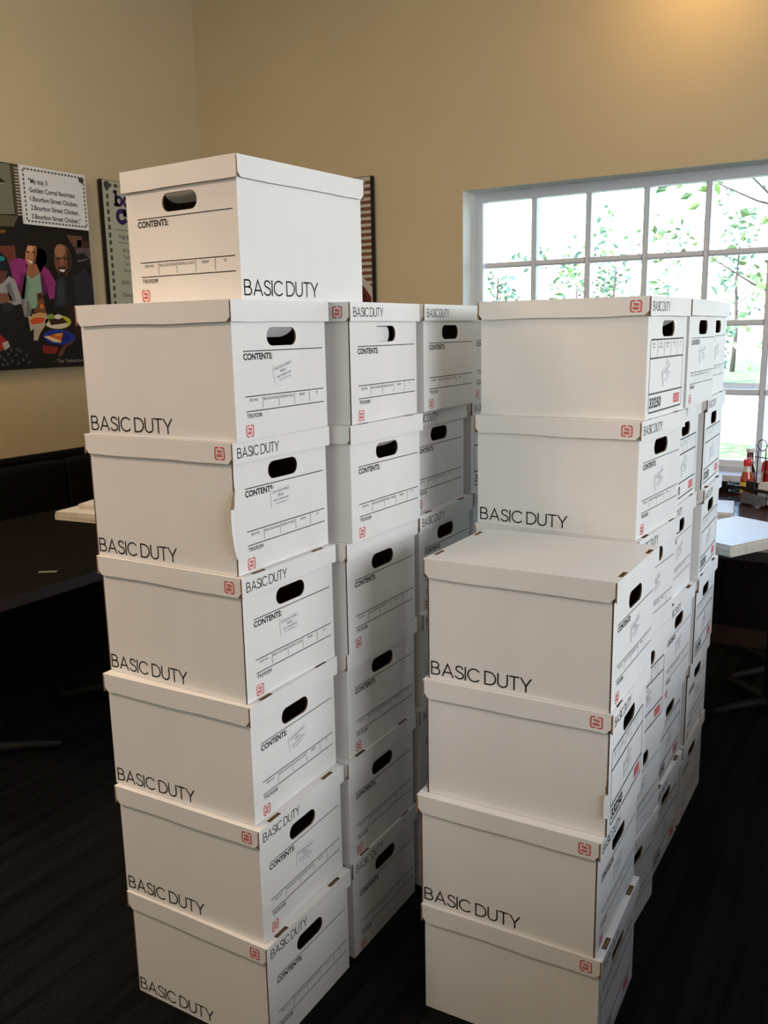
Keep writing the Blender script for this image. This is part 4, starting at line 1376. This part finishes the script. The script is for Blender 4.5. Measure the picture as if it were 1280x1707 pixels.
mb.tube([(-0.035, 0, 0.205), (0.035, 0, 0.205)], 0.0022, M_WIRE, 6)
mb.build('ring_handle', t)
mb = MB()
mb.tube([(-0.125, -0.04, 0.06), (-0.158, -0.02, 0.062), (-0.172, 0.0, 0.082), (-0.158, 0.02, 0.062), (-0.125, 0.04, 0.06)], 0.002, M_STEEL, 6)
mb.tube([(-0.125, -0.04, 0.03), (-0.152, -0.02, 0.032), (-0.168, 0.0, 0.040), (-0.152, 0.02, 0.032), (-0.125, 0.04, 0.03)], 0.002, M_WIRE, 6)
mb.build('side_loop', t)
mb = MB()
mb.box((-0.010, -0.074, 0.058), (0.030, -0.064, 0.108), M_IRON)
mb.box((-0.125, -0.070, 0.066), (0.125, -0.063, 0.078), M_IRON)
mb.build('clip_block', t)
mb = MB()
mb.prism([(x, -0.068, z) for x, z in rounded(-0.040, 0.008, 0.085, 0.052, 0.006, 3)], (0, 0.004, 0), M_STEEL)
o = mb.build('metal_plate', t)

M_SAUCE = mat('red_hot_sauce', (0.42, 0.055, 0.018), 0.12, spec=0.6, noise=0.15, nscale=30)
M_CLEAR = mat('frosted_bottle_neck', (0.55, 0.50, 0.47), 0.12, spec=0.6)
M_REDCAP = mat('red_plastic_cap', (0.62, 0.018, 0.022), 0.35, spec=0.5)
M_YEL = mat('yellow_label', (0.80, 0.56, 0.10), 0.5)
M_BRSAUCE = mat('dark_brown_sauce', (0.055, 0.018, 0.010), 0.12, spec=0.6)
M_WCAP = mat('white_plastic_cap', (0.80, 0.80, 0.80), 0.4)
M_LAB = mat('red_and_white_label', (0.62, 0.55, 0.56), 0.5, noise=0.5, nscale=55, ramp=((0.36, 0.05, 0.05), (0.78, 0.76, 0.80)))
M_KETCH = mat('ketchup_red', (0.50, 0.012, 0.016), 0.3, spec=0.5)
M_CREAM = mat('cream_label', (0.66, 0.64, 0.56), 0.5)

t = thing('hot_sauce_bottle', 'small hot sauce bottle with red cap and yellow label in the rack', 'bottle', cpos(-0.045, -0.032, 0.016))
mb = MB()
mb.lathe([(0.024, 0.0), (0.027, 0.004), (0.027, 0.088), (0.0255, 0.100), (0.0185, 0.125, M_CLEAR), (0.0155, 0.150, M_CLEAR), (0.0145, 0.158)], M_SAUCE, seg=20)
mb.build('glass_bottle', t)
mb = MB()
mb.lathe([(0.0160, 0.150), (0.0170, 0.152), (0.0170, 0.176), (0.0150, 0.179)], M_REDCAP, seg=20)
mb.build('screw_cap', t)
mb = MB()
mb.lathe([(0.0272, 0.030), (0.0276, 0.031), (0.0276, 0.078), (0.0272, 0.079)], M_YEL, seg=24)
for k in range(-4, 5):       # red pepper sweep across the label
    a0, a1 = R(-85 + k * 9), R(-85 + k * 9 + 9)
    z = 0.054 + 0.010 * math.sin(k * 0.9)
    mb.face([(0.0279 * math.cos(a0), 0.0279 * math.sin(a0), z - 0.006), (0.0279 * math.cos(a1), 0.0279 * math.sin(a1), z - 0.006), (0.0279 * math.cos(a1), 0.0279 * math.sin(a1), z + 0.006), (0.0279 * math.cos(a0), 0.0279 * math.sin(a0), z + 0.006)], M_REDCAP)
mb.build('bottle_label', t)

t = thing('steak_sauce_bottle', 'taller dark sauce bottle with white cap behind the red-capped one', 'bottle', cpos(-0.088, 0.030, 0.0155))
mb = MB()
mb.lathe([(0.026, 0.0), (0.029, 0.004), (0.029, 0.108), (0.026, 0.124), (0.016, 0.150), (0.0145, 0.180), (0.0145, 0.205)], M_BRSAUCE, seg=20)
mb.build('glass_bottle', t)
mb = MB()
mb.lathe([(0.0165, 0.200), (0.0178, 0.202), (0.0178, 0.217), (0.0160, 0.219)], M_WCAP, seg=20)
mb.build('screw_cap', t)
mb = MB()
mb.lathe([(0.0292, 0.012), (0.0296, 0.013), (0.0296, 0.112), (0.0292, 0.113)], M_LAB, seg=24)
mb.lathe([(0.0162, 0.152), (0.0166, 0.153), (0.0152, 0.180), (0.0150, 0.181)], M_LAB, seg=20)
mb.build('bottle_label', t)


def ketchup(u, v, label):
    t = thing('ketchup_bottle', label, 'bottle', cpos(u, v, 0.016), CR + R(4))
    mb = MB()
    mb.lathe([(0.030, 0.0), (0.034, 0.006), (0.034, 0.03), (0.036, 0.08), (0.0375, 0.125), (0.035, 0.158), (0.030, 0.172), (0.020, 0.178)], M_KETCH, seg=24, squash=0.7)
    mb.build('squeeze_bottle', t)
    mb = MB()
    pts = [(0.022 * math.cos(R(a)), 0.118 + 0.013 * math.sin(R(a))) for a in range(0, 181, 30)] + [(-0.020, 0.105), (-0.024, 0.100), (-0.022, 0.055), (0.022, 0.055), (0.024, 0.100), (0.020, 0.105)]
    mb.prism([(x, -0.0275 + abs(x) * abs(x) * 8, z) for x, z in pts], (0, 0.002, 0), M_CREAM)
    o = mb.build('bottle_label', t)
    fl = Flat((0, -0.0280, 0), (1, 0, 0), (0, 0, 1))
    fl.text('HEINZ', 0, 0.108, 0.0075, M_INK, width=0.026, bold=0.02, align='c')
    fl.text('TOMATO', 0, 0.090, 0.0045, M_INKG, width=0.024, align='c')
    fl.text('KETCHUP', 0, 0.079, 0.0055, M_INK, width=0.030, align='c')
    link('label_print', fl.mb.mesh('label_print'), o)


ketchup(0.020, 0.030, 'red ketchup squeeze bottle with cream label behind the ring handle')
ketchup(0.108, 0.030, 'second red ketchup bottle at the picture edge, right of the ring handle')
mb = MB()
mb.box((-0.042, -0.022, 0), (0.042, 0.022, 0.082), M_WCAP, {'+z': M_PAPERE})
for k in range(7):
    mb.box((-0.036 + k * 0.0105, -0.018, 0.082), (-0.028 + k * 0.0105, 0.018, 0.090), M_PAPER)
o = mb.build('packet_holder', None, cpos(0.078, -0.030, 0.0155), CR)
tag(o, 'white holder of sweetener packets at the right end of the condiment rack', 'packet holder')

# ------------------------------------------------------------------ pendant lamp above the window
t = thing('pendant_lamp', 'warm pendant lamp hanging in front of the window wall above the frame', 'lamp', (-0.95, 4.0, ZC))
mb = MB()
mb.tube([(0, 0, 0), (0, 0, -0.50)], 0.004, M_IRON, 8)
mb.build('cord', t)
mb = MB()
mb.lathe([(0.05, -0.02), (0.05, 0.0)], M_IRON, seg=16)
mb.build('ceiling_rose', t)
mb = MB()
n_ = 24
for k in range(n_):
    a0, a1 = 2 * PI * k / n_, 2 * PI * (k + 1) / n_
    for (r0, z0, r1, z1) in ((0.03, -0.50, 0.09, -0.54), (0.09, -0.54, 0.15, -0.62)):
        q = [(r0 * math.cos(a0), r0 * math.sin(a0), z0), (r0 * math.cos(a1), r0 * math.sin(a1), z0), (r1 * math.cos(a1), r1 * math.sin(a1), z1), (r1 * math.cos(a0), r1 * math.sin(a0), z1)]
        mb.face(q, M_IRON, True)
mb.build('lamp_shade', t)
M_BULB = bpy.data.materials.new('lamp_bulb')
M_BULB.use_nodes = True
_b = M_BULB.node_tree.nodes['Principled BSDF']
_b.inputs['Emission Color'].default_value = (1.0, 0.72, 0.38, 1)
_b.inputs['Emission Strength'].default_value = 12
mb = MB()
mb.lathe([(0.012, -0.54), (0.02, -0.56), (0.036, -0.60), (0.032, -0.63), (0.015, -0.645)], M_BULB, seg=16)
mb.build('bulb', t)
light('pendant_light', 'POINT', (-0.95, 4.0, ZC - 0.70), 7.5, (1.0, 0.60, 0.24), shadow_soft_size=0.05)

# ------------------------------------------------------------------ outside: lawn, driveway, trees and shrubs
M_LAWN = mat('lawn', (0.20, 0.30, 0.09), 0.9, noise=0.5, nscale=7, ramp=((0.04, 0.08, 0.02), (0.20, 0.22, 0.10)))
M_DRIVE = mat('pale_concrete', (0.62, 0.60, 0.57), 0.85, noise=0.06, nscale=4)
M_MULCH = mat('mulch', (0.055, 0.042, 0.032), 0.95, noise=0.6, nscale=14)
M_LEAF = [mat('leaf_%s' % nme, c, 0.5, noise=0.25, nscale=3, spec=0.4) for nme, c in (('bright', (0.15, 0.25, 0.075)), ('mid', (0.11, 0.20, 0.085)), ('blue', (0.095, 0.20, 0.14)))]
M_BARK = mat('bark', (0.07, 0.06, 0.052), 0.9, noise=0.3, nscale=18)
M_CREAMWALL = mat('far_cream_wall', (0.70, 0.66, 0.60), 0.85)
mb = MB()
mb.box((-40, YW + RV, -0.25), (40, 60, -0.02), M_DRIVE)
struct(mb.build('ground'))
mb = MB()
mb.box((-40, YW + RV, -0.02), (40, 12.1, 0.02), M_LAWN)
struct(mb.build('ground_lawn'))
mb = MB()
N_ = 40
for k in range(N_):
    x0, x1 = -30 + 60 * k / N_, -30 + 60 * (k + 1) / N_
    mb.face([(x0, 24.0 + 0.4 * math.sin(k), 0.0), (x1, 24.0 + 0.4 * math.sin(k + 1), 0.0), (x1, 40, 0.1), (x0, 40, 0.1)], M_LAWN)
    mb.face([(x0, 22.8 + 0.3 * math.sin(k * 1.7), -0.012), (x1, 22.8 + 0.3 * math.sin(k * 1.7 + 1.7), -0.012), (x1, 24.6, 0.02), (x0, 24.6, 0.02)], M_MULCH)
struct(mb.build('ground_verge'))


def foliage(center, rx, ry, rz, n_, size, mats, seed):
    rnd = random.Random(seed)
    mb = MB()
    clumps = [(rnd.gauss(0, 0.45), rnd.gauss(0, 0.45), rnd.gauss(0, 0.45)) for _ in range(max(6, n_ // 26))]
    for k in range(n_):
        c = rnd.choice(clumps)
        p = Vector((center[0] + rx * (c[0] + rnd.gauss(0, 0.13)), center[1] + ry * (c[1] + rnd.gauss(0, 0.13)), center[2] + rz * (c[2] + rnd.gauss(0, 0.13))))
        if p.z < 0.05:
            p.z = 0.05 + rnd.random() * 0.1
        a = Vector((rnd.uniform(-1, 1), rnd.uniform(-1, 1), rnd.uniform(-0.7, 0.5))).normalized()
        b = a.cross(Vector((rnd.uniform(-1, 1), rnd.uniform(-1, 1), rnd.uniform(-1, 1)))).normalized()
        nn = a.cross(b)
        s = size * rnd.uniform(0.6, 1.3)
        m_ = rnd.choice(mats)
        mb.face([p, p + a * s * 0.5 + b * s * 0.28 + nn * s * 0.06, p + a * s, p + a * s * 0.5 - b * s * 0.28 + nn * s * 0.06], m_)
    return mb


def tree(name, label, x, y, h, r, n_, size, mats, seed, lean=0.0, group='trees and shrubs outside the window'):
    rnd = random.Random(seed + 99)
    t = thing(name, label, 'tree' if h > 2.2 else 'shrub', (x, y, 0), group=group)
    mb = MB()
    top = (lean, 0.1, h * 0.72)
    mb.tube([(0, 0, -0.02), (lean * 0.3 + 0.05, 0.02, h * 0.25), (lean * 0.6 - 0.04, 0.05, h * 0.5), top], 0.011 * h + 0.006, M_BARK, 7, taper=[1.2, 0.9, 0.7, 0.35])
    for k in range(7):
        z = h * rnd.uniform(0.3, 0.68)
        a = rnd.uniform(0, 2 * PI)
        q = Vector((lean * z / h, 0.05, z))
        d = Vector((math.cos(a), math.sin(a), rnd.uniform(0.25, 0.9)))
        mb.tube([q, q + d * r * 0.4, q + d * r * 0.75 + Vector((0, 0, 0.1))], 0.003 * h + 0.002, M_BARK, 5, taper=[1, 0.7, 0.3])
    mb.build('trunk', t)
    f = foliage((lean * 0.8, 0, h * 0.66), r, r, h * 0.36, n_, size, mats, seed).build('foliage', t)
    f['kind'] = 'stuff'
    return t


G = M_LEAF
tree('leafy_tree', 'near bright green tree reaching across the upper right panes', -1.0, 9.4, 4.6, 1.6, 520, 0.12, [G[0], G[0], G[1]], 3, 0.3)
tree('leafy_tree', 'near tree beyond the right window edge', 2.4, 10.4, 4.2, 1.2, 300, 0.14, [G[0], G[1]], 8)
tree('young_tree', 'far tree at the left end of the window', -11.4, 26.0, 4.3, 1.5, 300, 0.22, [G[2], G[2], G[1]], 7)
tree('young_tree', 'far tree behind the second window pane column', -9.4, 27.5, 3.9, 1.4, 300, 0.22, [G[2], G[1], G[0]], 6)
tree('young_tree', 'far tree behind the third window pane column', -7.6, 25.5, 4.4, 1.5, 340, 0.22, [G[2], G[1]], 5)
tree('young_tree', 'far blue-green tree left of the near bright tree', -5.1, 30.0, 5.4, 1.4, 380, 0.22, [G[2], G[2], G[1]], 15)
tree('young_tree', 'far bright tree at the right end of the mulch strip', -2.9, 27.5, 4.4, 1.6, 380, 0.22, [G[0], G[0], G[1]], 12)
tree('garden_shrub', 'shrub on the mulch strip at the left window end', -12.8, 24.8, 2.0, 0.9, 220, 0.18, [G[1], G[2]], 13)
tree('garden_shrub', 'shrub on the mulch strip behind the left stacks', -8.6, 24.4, 1.9, 0.8, 220, 0.18, [G[0], G[1]], 14)
tree('garden_shrub', 'shrub on the mulch strip near the tall mullion', -4.4, 24.3, 1.7, 0.9, 260, 0.18, [G[0], G[2]], 10)
